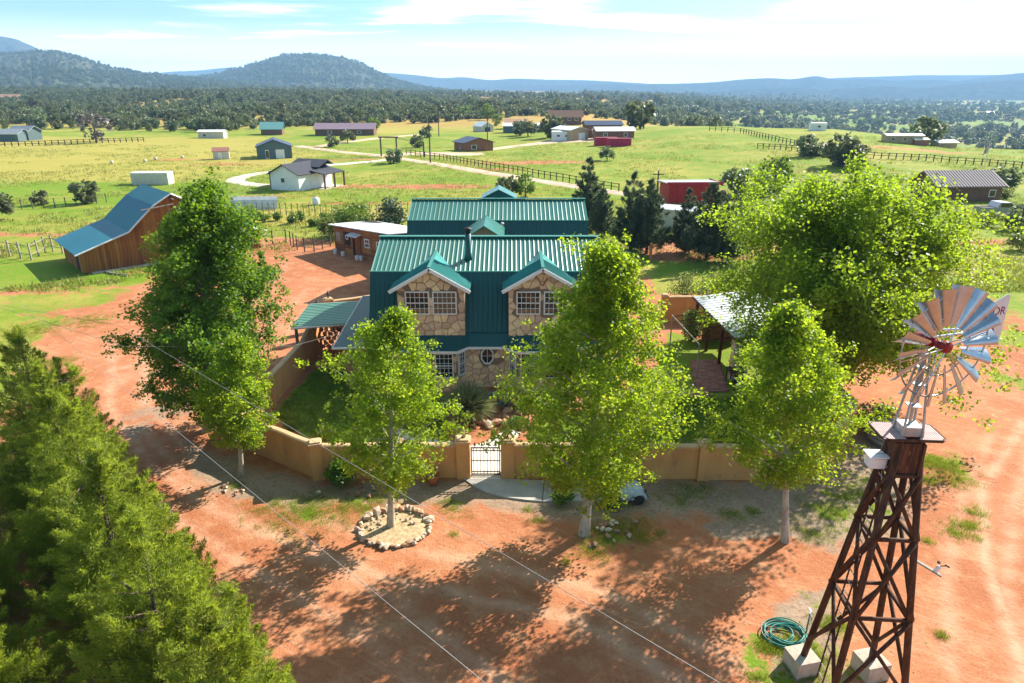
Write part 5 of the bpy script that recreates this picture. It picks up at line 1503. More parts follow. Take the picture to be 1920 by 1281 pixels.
lb('shrub', 'grey shrub under the cottonwood trunk beside the wall', 1640, 800, 1.0, .6, 1800, .10, M['shrub_leaf'], 16)
lb('shrub', 'large green shrub behind the left end of the workshop', 665, 442, 2.6, 1.9, 2600, .26, M['bright_leaf'], 17)
lb('shrub', 'dark shrub behind the right end of the workshop', 730, 438, 2.2, 2.1, 2200, .26, M['cypress_leaf'], 18)
lb('shrub', 'ivy covered shrub at the left corner of the workshop', 616, 452, 1.2, 1.5, 1200, .2, M['shrub_leaf'], 19)
lb('shrub', 'low scrub below the left foot of the pergola', 1395, 765, .8, .35, 1000, .09, M['poplar_leaf'], 20)
for k, (px, py) in enumerate([(470, 415), (495, 418), (520, 414), (548, 420), (565, 416), (590, 424), (610, 414), (640, 418)]):
    lb('garden_shrub', 'bright low shrub in the garden row behind the dirt yard', px, py, rd.uniform(.6, 1.1), rd.uniform(.4, .8), 500, .22, M['bright_leaf'], 50 + k, 'garden row behind the yard')
for k, (px, py) in enumerate([(1885, 372), (1850, 424), (1912, 470)]):
    lb('shrub', ['yellow shrub below the flagpole field', 'low shrub in front of the pickup', 'dry shrub at the right edge below the pickup'][k], px, py, 1.5, .9, 900, .22, M['shrub_leaf'], 70 + k)

# trellis, pots, cart
tl = thing('trellis', 'white metal trellis leaning on the front wall behind the rose', 'trellis', (*G(645, 900), 0))
for k in range(6): MB().tube([(-.42 + k * .168, 0, 0), (-.42 + k * .168, .12, 1.22)], .014, 5).build('bar', M['white_paint'], tl)
MB().tube([(-.44, .1, 1.08), (.44, .1, 1.08)], .014, 5).tube([(-.44, .06, .6), (.44, .06, .6)], .012, 5).build('cross_bar', M['white_paint'], tl)
def pot(label, px, py, s):
    x, y = G(px, py); t = thing('flower_pot', label, 'pot', (x, y, H1(x, y)), 0, 'pots along the wall')
    MB().lathe([(.16 * s, 0), (.27 * s, .3 * s), (.28 * s, .42 * s), (.32 * s, .44 * s), (.32 * s, .52 * s), (.26 * s, .52 * s), (.25 * s, .44 * s)], (0, 0, 0), 16).build('pot', M['terracotta'], t, smooth=True)
    MB().lathe([(.25 * s, .40 * s), (.12 * s, .46 * s)], (0, 0, 0), 12).build('soil', M['bark_dark'], t)
pot('terracotta pot against the wall left of the gate, under the slender aspen', 812, 908, .9)
pot('large terracotta pot on the paving right of the gate', 1045, 915, 1.2)
pot('small dark red pot between the aspen trunk and the pale cart', 1125, 930, .8)
ct = thing('garden_cart', 'small pale blue vintage car body parked at the wall by the tallest aspen', 'vintage car', (*G(1172, 936), 0), R(8))
cb = MB()
secs = [(-1.25, .22, .55, .42), (-.7, .25, .80, .46), (-.1, .22, .78, .46), (.25, .22, .62, .42), (.62, .24, .50, .34), (.72, .28, .42, .26)]
V_ = []; F_ = []
for x, z0, z1, w in secs:
    V_ += [(x, -w, z0), (x, -w * 1.02, (z0 + z1) / 2), (x, -w * .72, z1), (x, w * .72, z1), (x, w * 1.02, (z0 + z1) / 2), (x, w, z0)]
for i_ in range(len(secs) - 1):
    for j_ in range(6): F_.append((i_ * 6 + j_, i_ * 6 + (j_ + 1) % 6, (i_ + 1) * 6 + (j_ + 1) % 6, (i_ + 1) * 6 + j_))
F_ += [(0, 1, 2, 3, 4, 5), tuple(30 + q for q in range(6))[::-1]]
pb = pmat('pale_blue_paint', (.42, .50, .54), (.32, .38, .40), 3, .4, wear=(.30, .18, .10))
cb.add(V_, F_).build('body', pb, ct, smooth=True)
whm = MB().tube([(0, -.07, 0), (0, .07, 0)], .21, 14).mesh('wheel', M['black_rubber'])
for x in (-.95, .40):
    for s in (-1, 1):
        mobj('wheel', whm, None, ct, (x, s * .42, .21))
        MB().tube([(x + .27 * math.cos(q * PI / 8), s * .43, .24 + .24 * math.sin(q * PI / 8)) for q in range(9)], .075, 6).build('fender', pb, ct, smooth=True)
for s in (-1, 1): MB().lathe([(.07, 0), (.08, .05), (.03, .07)], (0, 0, 0), 10).build('headlight', M['glass_dark'], ct, (.68, s * .22, .44), (0, R(90), 0))
MB().tube([(-.1, -.36, .78), (-.18, -.34, 1.05), (-.18, .34, 1.05), (-.1, .36, .78)], .018, 5).build('windscreen_frame', M['galv'], ct)
MB().box((.76, 0, .26), (.05, .8, .10)).build('bumper', M['iron'], ct)
MB().box((-.55, 0, .66), (.4, .7, .3)).build('seat', M['red_paint'], ct)

# ================================================================== PERGOLA AND PATH
pg = thing('pergola', 'open patio shelter with sloping metal roof on the right of the courtyard', 'shelter', (12.0, 34.4, 0), R(4))
pr_ = MB().slab([(-.1, -.2, 2.52), (4.0, -.2, 2.95), (4.0, 6.9, 3.15), (-.1, 6.9, 2.74)], .06).build('roof', M['galv_dull'], pg)
panels(pr_, (4.0, -.2, 2.965), (0, 7.1, .2), (-4.1, 0, -.43), 18, M['white_metal'], rib=(.05, .03))
MB().tube([(-.14, -.25, 2.46), (-.14, 6.95, 2.68)], .07, 4).build('edge_beam', M['tower_wood'], pg)
for x in (.15, 3.8):
    for y in (.1, 2.3, 4.5, 6.7):
        if x < 1 and y < .5:
            for q in range(8): MB().box((0, 0, 0), (.42, .42, .27)).build('stone_block', M['rock_pale'], pg, (x, y, .14 + q * .29), (0, 0, (q % 2) * .12))
        else: box_part('post', (x, y, 1.25), (.15, .15, 2.5), M['tower_wood'], pg)
MB().box((2.2, 6.6, 1.0), (3.2, .15, 2.0)).build('back_panel', M['shed_wood'], pg)
for k in range(6): MB().tube([(-1.8, .6 + k * .9, 2.05), (.2, .6 + k * .9, 2.35)], .03, 5).build('rafter', M['tower_wood'], pg)
MB().tube([(-1.8, .3, 2.0), (-1.8, 5.6, 2.0)], .035, 5).build('trellis_beam', M['silver_wood'], pg)
for y in (.4, 5.5): MB().tube([(-1.8, y, 0), (-1.8, y, 2.0)], .04, 6).build('trellis_post', M['silver_wood'], pg)
tb = thing('patio_table', 'dark slatted patio table at the front of the shelter', 'table', (12.1, 34.0, .05))
for k in range(6): MB().box((0, 0, 0), (.9, .13, .04)).build('slat', M['iron'], tb, (0, -.4 + k * .16, .74))
for sx in (-1, 1):
    for sy in (-1, 1): box_part('leg', (sx * .38, sy * .36, .36), (.05, .05, .72), M['iron'], tb)
for k, (x, y, rz) in enumerate([(11.9, 33.1, 0), (12.5, 35.2, 2.8)]):
    ch = thing('patio_chair', ['black metal patio chair in front of the slatted table', 'black metal patio chair behind the slatted table'][k], 'chair', (x, y, .05), rz, 'patio chairs')
    box_part('seat', (0, 0, .44), (.46, .46, .04), M['iron'], ch); box_part('backrest', (0, -.22, .72), (.46, .03, .5), M['iron'], ch)
    for sx in (-1, 1):
        for sy in (-1, 1): box_part('leg', (sx * .2, sy * .2, .22), (.03, .03, .44), M['iron'], ch)
pb_ = bpy.data.objects.new('brick_path', None); link(pb_); pb_['kind'] = 'structure'
bm_ = MB().box((0, 0, 0), (.40, .19, .06)).mesh('paver', M['brick'])
for r in range(22):
    for c in range(4): mobj('paver', bm_, None, pb_, (9.9 + c * .42 + r * .035 + (r % 2) * .1, 32.9 + r * .205, .04 + .005 * ((r * 3 + c) % 3)))
for r in range(3):
    for c in range(5): mobj('paver', bm_, None, pb_, (8.4 + c * .42 + (r % 2) * .2, 32.3 + r * .205, .045))

# ================================================================== HOSE, TAP, TANK
hx, hy = G(1468, 1192)
hp = []
rr_ = random.Random(4)
for k in range(260):
    a = k * .22; r = .44 + .12 * math.sin(k * .053) + .05 * math.sin(k * .31) + .06 * math.sin(k * .117 + 1)
    hp.append((hx + r * math.cos(a) * 1.15 + .10 * math.sin(k * .061), hy + r * math.sin(a) * .95 + .06 * math.cos(k * .045), .05 + k * .0004 + .012 * math.sin(k * .9)))
hp += [(hx + .55, hy - .1, .04), (hx + .66, hy - .02, .04), (hx + .66, hy + .02, .3), (hx + .68, hy, .62)]
tag(MB().tube(hp, .019, 6).build('garden_hose', M['hose'], smooth=True), 'coiled teal garden hose lying on the ground beside the tower', 'hose')
tp = thing('standpipe', 'thin metal water standpipe beside the coiled hose', 'tap', (hx + .68, hy + .02, 0))
MB().tube([(0, 0, -.1), (0, 0, .82)], .025, 7).build('pipe', M['galv_dull'], tp)
MB().tube([(0, 0, .8), (.0, -.12, .76), (0, -.15, .66)], .03, 6).box((0, .02, .90), (.05, .16, .03)).build('tap_head', M['galv'], tp)
sx_, sy_ = 17.3, 27.4
st = thing('stock_tank', 'round galvanized stock tank half hidden behind the windmill platform', 'tank', (sx_, sy_, 0))
MB().lathe([(1.15, 0), (1.15, .2), (1.17, .22), (1.15, .24), (1.15, .44), (1.17, .46), (1.15, .48), (1.15, .60), (1.19, .62), (1.13, .62), (1.11, .5)], (0, 0, 0), 28).build('tank_wall', M['galv_dull'], st, smooth=True)
MB().lathe([(1.12, .45), (.01, .451)], (0, 0, 0), 24).build('water', M['glass_dark'], st)

# ================================================================== FENCES
def fence(name, label, px, n, ph, rails, mat, pw=.12, group=None, rr=.05, wires=False):
    P = [GT(*p) for p in px]
    P = np.array(P); s = np.concatenate([[0], np.cumsum(np.hypot(*np.diff(P[:, :2], axis=0).T))])
    u = np.linspace(0, s[-1], n); X = np.interp(u, s, P[:, 0]); Y = np.interp(u, s, P[:, 1]); Z = terrain(X, Y)
    t = thing(name, label, 'fence', (X[0], Y[0], Z[0]), 0, group)
    pm_ = MB().box((0, 0, ph / 2 - .1), (pw, pw, ph + .2)).mesh('post', mat)
    for k in range(n): mobj('post', pm_, None, t, (X[k] - X[0], Y[k] - Y[0], Z[k] - Z[0]))
    for h in rails:
        for k in range(n - 1):
            a = Vector((X[k] - X[0], Y[k] - Y[0], Z[k] - Z[0] + h)); b = Vector((X[k + 1] - X[0], Y[k + 1] - Y[0], Z[k + 1] - Z[0] + h))
            MB().tube([a, b], rr, 4).build('wire' if wires else 'rail', mat, t)
    return t
fence('rail_fence', 'dark rail fence running along the gravel road from the ranch gate', [(762, 291), (830, 300), (900, 313), (1000, 331), (1100, 349), (1160, 360)], 44, 1.3, (1.2, .7), M['tower_wood'], .16)
fence('rail_fence', 'dark rail fence descending the grassy hill on the right', [(1330, 246), (1390, 250), (1440, 262), (1500, 276), (1510, 279)], 26, 1.4, (1.3, .7), M['pole_wood'], .18)
fence('rail_fence', 'rail fence across the lower slope left of the open shed', [(1420, 279), (1460, 281), (1505, 285)], 9, 1.3, (1.2, .7), M['pole_wood'], .16)
fence('rail_fence', 'long rail fence behind the flagpole on the right', [(1570, 293), (1650, 298), (1755, 303), (1840, 310), (1930, 318)], 26, 1.3, (1.2, .7), M['pole_wood'], .16)
fence('wire_fence', 'thin wire fence of stakes in front of the white house field', [(440, 400), (560, 404), (640, 408), (765, 402)], 30, 1.5, (1.3, .8), M['pole_wood'], .07, None, .010, True)
fence('wire_fence', 'wire fence with crooked stakes behind the barn', [(-20, 395), (60, 392), (130, 388), (200, 380)], 12, 1.3, (1.2, .7), M['pole_wood'], .09, None, .012, True)
fence('wire_fence', 'wire fence enclosing the dirt yard in front of the garden row', [(460, 462), (540, 455), (560, 470), (585, 474), (620, 462)], 11, 1.4, (1.3, .8, .4), M['pole_wood'], .10, None, .015, True)
fence('corral_fence', 'rough pole corral with a gate left of the barn', [(0, 478), (60, 488), (92, 470), (118, 475)], 8, 1.6, (1.3, .5), M['silver_wood'], .12, None, .035)
fence('pole_fence', 'dark pole fence along the forest edge on the far left', [(-30, 276), (100, 272), (200, 268), (270, 266)], 26, 1.3, (1.2, .6), M['pole_wood'], .2, None, .07)
fence('wire_fence', 'wire fence behind the cypresses below the red shed', [(1185, 462), (1250, 458), (1330, 462), (1400, 470)], 12, 1.4, (1.3, .7), M['pole_wood'], .09, None, .012, True)
fence('rail_fence', 'single plank rail in front of the pickup truck', [(1848, 420), (1880, 418), (1905, 418)], 4, 1.1, (1.0,), M['silver_wood'], .12, None, .12)
ga = GT(738, 293)
rgate = thing('ranch_gate', 'tall square timber arch over the ranch road', 'gate', (ga[0] - 1.0, ga[1], ga[2]))
for x in (-1.8, 1.8): box_part('post', (x, 0, 2.1), (.32, .32, 4.3), M['pole_wood'], rgate)
box_part('beam', (0, 0, 4.2), (4.6, .3, .3), M['pole_wood'], rgate)
MB().tube([(2.0, 0, 4.0), (5, 0, 3.4), (8, 0, 3.0)], .05, 4).build('cable', M['pole_wood'], rgate)
box_part('side_post', (8, 0, 1.5), (.3, .3, 3.2), M['pole_wood'], rgate)
def upole(label, px, py, h):
    p = GT(px, py); t = thing('utility_pole', label, 'pole', p, 0, 'utility poles')
    MB().tube([(0, 0, -.3), (0, 0, h)], [.17, .11], 7).build('pole', M['pole_wood'], t)
    box_part('cross_arm', (0, 0, h - .6), (1.8, .12, .14), M['pole_wood'], t)
upole('utility pole standing by the gravel road fence', 807, 306, 9.0)
upole('utility pole by the field left of the hilltop houses', 823, 256, 10.0)
upole('utility pole in front of the small white shed', 914, 262, 10.5)
upole('short dark pole behind the red shed', 1232, 362, 3.4)
box_part('gate_post', (0, 0, .9), (.25, .12, 1.8), M['shed_wood'], thing('yard_post', 'reddish timber post with pole rail at the right yard edge', 'post', (*GT(1219, 492)[:2], 0)))

# ================================================================== FAR BUILDINGS
def P_(px, py): return GT(px, py)
def bldg(name, label, px, py, L, Wd, h, rh, rz, wallm, roofm, cat='house', over=.4, door=None, wins=(), extra=None, axis='x', flat=False):
    """gable building centred on the point; L along local x (ridge), Wd across"""
    p = P_(px, py); t = thing(name, label, cat, (p[0], p[1], p[2] - .15), R(rz))
    if flat:
        MB().prism([(-Wd / 2, 0), (Wd / 2, 0), (Wd / 2, h + rh), (-Wd / 2, h)], -L / 2, L / 2, 'x').build('wall', wallm, t)
        MB().slab([(-L / 2 - over, -Wd / 2 - over, h - .02 + .12), (L / 2 + over, -Wd / 2 - over, h + .10), (L / 2 + over, Wd / 2 + over, h + rh + .12), (-L / 2 - over, Wd / 2 + over, h + rh + .12)], .12).build('roof', roofm, t)
    else:
        MB().prism([(-Wd / 2, 0), (Wd / 2, 0), (Wd / 2, h), (0, h + rh), (-Wd / 2, h)], -L / 2, L / 2, 'x').build('wall', wallm, t)
        for s in (-1, 1):
            k = over * rh / (Wd / 2)
            MB().slab([(-L / 2 - over, s * (Wd / 2 + over), h - k + .12), (L / 2 + over, s * (Wd / 2 + over), h - k + .12), (L / 2 + over, 0, h + rh + .12), (-L / 2 - over, 0, h + rh + .12)], .12).build('roof_slope', roofm, t)
    if door:
        x, w, hh, m, face = door
        if face == 'f': box_part('door', (x, -Wd / 2 - .02, hh / 2 + .1), (w, .08, hh), m, t)
        else: box_part('door', (L / 2 * (1 if face == 'r' else -1) + .02 * (1 if face == 'r' else -1), x, hh / 2 + .1), (.08, w, hh), m, t)
    for x, z, w, hh, face in wins:
        c = (x, -Wd / 2 - .03, z) if face == 'f' else ((L / 2 + .03) if face == 'r' else (-L / 2 - .03), x, z)
        d = (w, .06, hh) if face == 'f' else (.06, w, hh)
        wn = box_part('window', c, d, M['white_paint'], t)
        MB().box((0, 0, 0), tuple(v * .82 if v > .1 else .09 for v in d)).build('pane', M['glass_dark'], wn)
    return t
shing = pmat('dark_shingle', (.055, .058, .075), (.04, .042, .055), 2, .85)
navy = pmat('navy_metal', (.035, .05, .10), (.03, .045, .09), 2, .5)
bluegrey = pmat('blue_grey_siding', (.10, .15, .16), (.085, .13, .14), 2, .8)
tanw = pmat('tan_siding', (.45, .33, .20), (.38, .27, .17), 2, .8)
brownw = pmat('brown_siding', (.20, .10, .065), (.15, .075, .05), 2, .8)
mauve = pmat('mauve_metal_roof', (.30, .21, .25), (.25, .17, .21), 2, .5)
cream = pmat('cream_siding', (.62, .58, .48), (.52, .48, .40), 2, .8)
tealr = pmat('pale_teal_roof', (.16, .36, .33), (.13, .30, .28), 2, .5)
pinkr = pmat('rusty_roof', (.42, .24, .15), (.34, .19, .12), 2, .7)
# white ranch house with dark roof and porches
h1 = bldg('ranch_house', 'white house with dark shingle roof and porch posts in the middle field', 568, 351, 8.5, 5.4, 2.7, 1.35, 68, M['white_paint'], shing, over=.4, wins=[(0.3, 1.7, .75, .75, 'l')])
for s, w in ((-1, 2.6), (1, 3.0)):
    MB().slab([(-1.2, s * 2.6, 3.05), (4.4, s * 2.6, 3.05), (4.4, s * (2.7 + w), 2.55), (-1.2, s * (2.7 + w), 2.55)], .14).build('porch_roof', shing, h1)
    for x in (-1.0, 1.6, 4.2): box_part('porch_post', (x, s * (2.55 + w), 1.25), (.22, .22, 2.5), M['tower_wood'], h1)
    MB().box((1.6, s * (2.7 + w / 2), .12), (5.6, w, .16)).build('porch_floor', M['pale_concrete'], h1)
MB().slab([(.5, -3.0, 3.4), (.5, 3.0, 3.4), (3.2, 3.0, 4.35), (3.2, -3.0, 4.35)], .12).slab([(3.2, -3.0, 4.35), (3.2, 3.0, 4.35), (4.6, 3.0, 3.6), (4.6, -3.0, 3.6)], .12).build('cross_roof', shing, h1)
MB().lathe([(.09, 0), (.09, .5), (.14, .52), (.05, .6)], (-3.4, .2, 4.0), 8).build('vent_pipe', M['white_metal'], h1)
bldg('metal_shop', 'blue grey metal shop with navy roof and white roller door', 516, 294, 9.0, 7.6, 2.7, 1.5, -72, bluegrey, navy, 'shop', .3, (1.2, 1.9, 2.0, M['white_paint'], 'r'), [(-1.6, 1.1, .8, 1.9, 'r')])
bldg('field_shed', 'tiny cream shed alone in the dry field', 416, 298, 3.4, 3.0, 1.9, .7, 20, cream, M['brick'], 'shed', .15, (-.2, .8, 1.6, M['white_paint'], 'f'))
bldg('storage_container', 'long grey white container behind the barn roof', 288, 345, 6.0, 2.4, 2.0, .02, 3, cream, M['white_metal'], 'container', .02, None, (), None, 'x', True)
bldg('log_cabin', 'reddish log cabin with blue grey roof on the gravel pad', 888, 282, 6.6, 8.0, 2.3, 1.1, -62, M['log'], navy, 'cabin', .5, (2.0, .9, 1.9, M['barn_wood'], 'r'), [(-1.4, 1.2, 1.5, 1.1, 'r'), (.5, 1.2, .8, .9, 'f')])
bldg('hill_shed', 'small white gabled shed with blue door below the green trees', 906, 247, 7.0, 5.0, 2.2, 1.4, -60, cream, M['white_metal'], 'shed', .3, (0.0, 2.2, 1.8, navy, 'r'))
bldg('hill_house', 'tan roofed house at the left of the hilltop group', 968, 241, 9, 7, 2.6, 1.2, 0, tanw, pinkr, 'house', .5, None, [(0, 1.4, 1, 1, 'f')])
bldg('long_shed', 'long low shed with pale metal roof behind dark trees', 985, 248, 16, 5, 2.4, .9, 0, bluegrey, M['white_metal'], 'shed', .3, None, [(-4, 1.3, 1.2, 1, 'f'), (3, 1.3, 1.2, 1, 'f')])
bldg('hill_house', 'brown two-gabled house at the top of the hill group', 1060, 234, 14, 9, 3.6, 2.4, -8, brownw, brownw, 'house', .6, (-4, 3.5, 2.6, M['white_paint'], 'f'), [(2, 2.6, 1.4, 1.2, 'f'), (5, 2.6, 1.4, 1.2, 'f')])
bldg('metal_garage', 'tan metal garage with white roof and roller door on the hill', 1068, 262, 9.5, 6.5, 3.1, .8, -58, tanw, M['white_metal'], 'garage', .3, (.9, 2.4, 2.2, M['white_paint'], 'r'))
bldg('hill_house', 'dark red brown house with blue roof right of the tan garage', 1128, 255, 11, 7, 3.6, 1.0, 4, brownw, navy, 'house', .5, None, [(-3, 1.6, 1.2, 1.1, 'f'), (1, 1.6, 1.2, 1.1, 'f'), (3.6, 1.6, 1, 1, 'f')])
bldg('porch_house', 'low porch building with pale roof at the right of the hill group', 1150, 260, 11, 5, 2.5, .9, 6, brownw, M['white_metal'], 'house', .5, None, [(-3, 1.4, 1.2, 1, 'f'), (3, 1.4, 1.2, 1, 'f')])
for k, (px, py) in enumerate([(1136, 272), (1160, 274)]):
    bldg('cargo_container', ['dull red cargo container in front of the porch building', 'brighter red cargo container nearest the field'][k], px, py, 6.0, 2.4, 2.0, .02, 8, M['red_wall'], M['red_paint'], 'container', .02, None, (), None, 'x', True)
bldg('camper_van', 'white camper trailer parked beside the tan garage', 1054, 264, 6, 2.4, 2.6, .25, -10, M['white_paint'], M['white_paint'], 'trailer', .05, None, [(-1, 1.6, 1, .6, 'f'), (1.4, 1.6, 1, .6, 'f')])
bldg('purple_house', 'long low house with mauve metal roof at the forest edge', 650, 253, 20, 7, 2.4, 1.6, 2, brownw, mauve, 'house', .6, None, [(-5, 1.2, 1.4, 1, 'f'), (0, 1.2, 1.4, 1, 'f'), (5, 1.2, 1.4, 1, 'f')])
bldg('teal_cabin', 'small cabin with pale teal roof among the forest edge trees', 512, 252, 7, 6, 2.2, 2.0, 10, brownw, tealr, 'cabin', .5)
bldg('forest_house', 'grey house with pale roof at the far left forest edge', 50, 262, 7, 5, 2.8, 1.4, -12, bluegrey, M['galv_dull'], 'house', .5, None, [(-2, 1.5, 1, 1, 'f'), (2, 1.5, 1, 1, 'f')])
bldg('forest_house', 'low grey house left of the grey house at the forest edge', 14, 264, 10, 6, 2.3, 1.2, 4, bluegrey, M['galv_dull'], 'house', .5)
bldg('forest_shed', 'white fronted shed at the forest edge right of the bare tree', 400, 259, 8, 4, 2.2, .5, 4, cream, M['white_metal'], 'shed', .3, None, [(-2, 1.2, 1, 1, 'f')])
bldg('red_shed', 'bright red shed with grey slanting roof behind the cypresses', 1289, 376, 7.0, 5.0, 2.9, -.3, 3, M['red_wall'], M['galv_dull'], 'shed', .4, None, (), None, 'x', True)
rsd = [o for o in COL.objects if o.get('label') == 'bright red shed with grey slanting roof behind the cypresses'][0]
MB().box((0, -2.95, 2.93), (7.9, .10, .36)).box((3.92, 0, 2.75), (.10, 5.7, .36)).build('fascia', M['red_wall'], rsd)
for k in range(7): box_part('batten', (-3.3 + k * 1.1, -2.53, 1.3), (.10, .06, 2.6), M['red_wall'], rsd)
MB().tube([(4.6, -1, .9), (4.95, -1, .9)], .85, 18).build('leaning_wheel', M['black_rubber'], rsd)
bldg('cream_trailer', 'cream trailer with pale roof half hidden below the red shed', 1254, 424, 6.5, 2.6, 2.2, .35, -28, cream, M['white_metal'], 'trailer', .1)
bldg('metal_roof_house', 'brown house with ribbed pinkish grey metal roof behind the cottonwood', 1785, 372, 9.5, 6.5, 2.4, 1.6, 4, brownw, mauve, 'house', .5, None, [(3.4, 1.3, 1, 1, 'f')])
mh = [o for o in COL.objects if o.get('label', '').startswith('brown house with ribbed')][0]
for ch in list(mh.children):
    if ch.name.startswith('roof_slope'): pass
panels(mh, (-5.25, -3.75, 2.34), (10.5, 0, 0), (0, 3.75, 1.84), 24, pmat('pink_grey_metal', (.30, .25, .25), (.25, .21, .21), 2, .75, spec=.1), rib=(.08, .05))
bldg('mobile_home', 'long mobile home with bright white roof on the right hillside', 1690, 268, 9, 3.4, 2.0, .4, -4, tanw, M['white_paint'], 'mobile home', .3, None, [(-3, 1.2, .8, .7, 'f'), (0, 1.2, .8, .7, 'f'), (2.6, 1.2, .8, .7, 'f')])
bldg('hillside_shed', 'low pinkish shed beside the mobile home', 1722, 272, 3.4, 2.6, 1.5, .4, 0, M['brick'], cream, 'shed', .3)
bldg('valley_house', 'pale low house among dark trees below the mobile home', 1768, 276, 5, 3.5, 1.4, .5, 6, tanw, M['white_paint'], 'house', .4)
bldg('crest_barn', 'dark gabled barn on the crest of the grassy hill', 1486, 240, 7, 6, 3.2, 2.2, 50, brownw, shing, 'barn', .4)
bldg('crest_trailer', 'small white trailer on the crest right of the dark barn', 1532, 245, 4.5, 2.4, 2.3, .2, 0, M['white_paint'], M['white_paint'], 'trailer', .05, None, [(0, 1.4, 1, .6, 'f')])
bldg('open_shed', 'low open shed with weathered roof beside the round tree on the slope', 1538, 290, 5.5, 4, 2.0, .3, 0, M['dark_interior'], M['silver_wood'], 'shed', .3, None, (), None, 'x', True)
for k, (px, py, lbv) in enumerate([(35, 160, 'white house high on the wooded hillside at far left'), (128, 161, 'pale house on the hillside right of the far left house'), (278, 166, 'tiny pale house on the wooded ridge'), (312, 166, 'cream house on the ridge left of the mesa'), (345, 168, 'grey house on the ridge right of the cream one'),
        (20, 190, 'reddish roof peeking from the forest on the left'), (1297, 206, 'white roofed far house left in the valley'), (1425, 204, 'red roofed far house in the valley fields'), (1478, 207, 'pink roofed far house in the valley fields'), (1790, 227, 'long pale far shed among valley trees'), (1855, 214, 'far white house near the right edge of the valley')]):
    bldg('distant_house', lbv, px, py, 16 if k > 5 else 20, 9, 4, 2.2, 10 * (k % 3) - 10, cream if k % 2 else M['white_paint'], pinkr if k in (5, 7, 8) else M['white_metal'], 'house', .5)

# ================================================================== PICKUP, FLAG, SMALL FIELD THINGS
pp = GT(1872, 404)
tk = thing('pickup_truck', 'silver pickup truck parked behind the cottonwood at the right edge', 'truck', (pp[0], pp[1], pp[2]), R(2))
silver = pmat('silver_paint', (.30, .31, .36), (.26, .27, .31), 2, .3, metal=.5)
pf_ = [(-2.8, .45), (2.75, .45), (2.82, .95), (1.5, 1.08), (.65, 1.72), (-.75, 1.75), (-1.05, 1.12), (-2.8, 1.12)]
MB().prism(pf_, -.92, .92, 'y').build('body', silver, tk)
for s in (-1, 1):
    MB().prism([(-.62, 1.15), (1.15, 1.12), (.60, 1.62), (-.62, 1.64)], s * .925 - .01, s * .925 + .01, 'y').build('side_window', M['glass_dark'], tk)
    for x in (-1.85, 1.75): MB().tube([(x, s * .72, .38), (x, s * .96, .38)], .38, 16).build('wheel', M['black_rubber'], tk)
MB().box((-1.95, 0, 1.06), (1.5, 1.55, .14)).build('truck_bed', M['dark_interior'], tk)
MB().box((2.84, 0, .6), (.08, 1.7, .2)).build('bumper', M['galv'], tk)
fp = GT(1846, 312)
fg = thing('flagpole', 'flagpole with a drooping striped flag on the right hillside', 'flag', fp)
MB().tube([(0, 0, -.2), (0, 0, 6.2)], .06, 6).build('pole', M['white_metal'], fg)
t = NT('flag_cloth')
sx3 = t.n('ShaderNodeSeparateXYZ'); t.set(sx3.inputs[0], t.obj())
st_ = t.math('GREATER_THAN', t.math('SINE', t.math('MULTIPLY', sx3.outputs[0], 24.0)), 0.0)
cfl = t.mix(st_, (.65, .63, .62), (.30, .03, .04))
cfl = t.mix(t.math('GREATER_THAN', sx3.outputs[2], 5.0), cfl, (.03, .04, .16)); t.bsdf(Base_Color=cfl, Roughness=.8)
V_ = []; F_ = []
for i_ in range(9):
    for j_ in range(9):
        z = 6.0 - 3.4 * i_ / 8 ; w = (.05 + .95 * (i_ / 8) ** .8) * j_ / 8
        V_.append((-w, .16 * math.sin(j_ * 1.3 + i_ * .3) * (j_ / 8), z - .5 * j_ / 8))
for i_ in range(8):
    for j_ in range(8): F_.append((i_ * 9 + j_, i_ * 9 + j_ + 1, (i_ + 1) * 9 + j_ + 1, (i_ + 1) * 9 + j_))
MB().add(V_, F_).build('cloth', t.m, fg, smooth=True)
for k, (px, py) in enumerate([(210, 307), (272, 304), (342, 297), (292, 300)]):
    p = GT(px, py); o = MB().lathe([(.30, 0), (.34, .3), (.30, .6), (.05, .64)], (0, 0, 0), 10).build('hay_bale', cream, None, p, smooth=True)
    tag(o, 'small pale round bale standing in the dry left field', 'bale', 'bales in the dry field')
p = GT(593, 384)
wt = thing('water_barrel', 'small white tank standing in the field below the white house', 'tank', p)
MB().lathe([(.45, 0), (.5, .2), (.5, .8), (.3, 1.0), (.1, 1.1)], (0, 0, 0), 12).build('tank_body', M['white_paint'], wt, smooth=True)
MB().lathe([(.12, 1.08), (.12, 1.2)], (0, 0, 0), 8).build('lid', M['black_rubber'], wt)
p = GT(482, 390)
ht = thing('hoop_house', 'translucent white hoop greenhouse frame in the field left of the white house', 'greenhouse', (p[0], p[1], p[2]), R(4))
sheetw = pmat('plastic_sheet', (.70, .70, .66), (.55, .55, .50), 1.5, .6)
for k in range(9):
    MB().tube([(-3 + k * .75, 1.4 * math.cos(q * PI / 8), 1.7 * math.sin(q * PI / 8)) for q in range(9)], .025, 5).build('hoop', M['galv_dull'], ht)
V_ = []; F_ = []
for k in range(9):
    for q in range(5, 9): V_.append((-3 + k * .75, 1.42 * math.cos(q * PI / 8), 1.72 * math.sin(q * PI / 8)))
for k in range(8):
    for q in range(3): F_.append((k * 4 + q, k * 4 + q + 1, (k + 1) * 4 + q + 1, (k + 1) * 4 + q))
MB().add(V_, F_).build('cover', sheetw, ht)
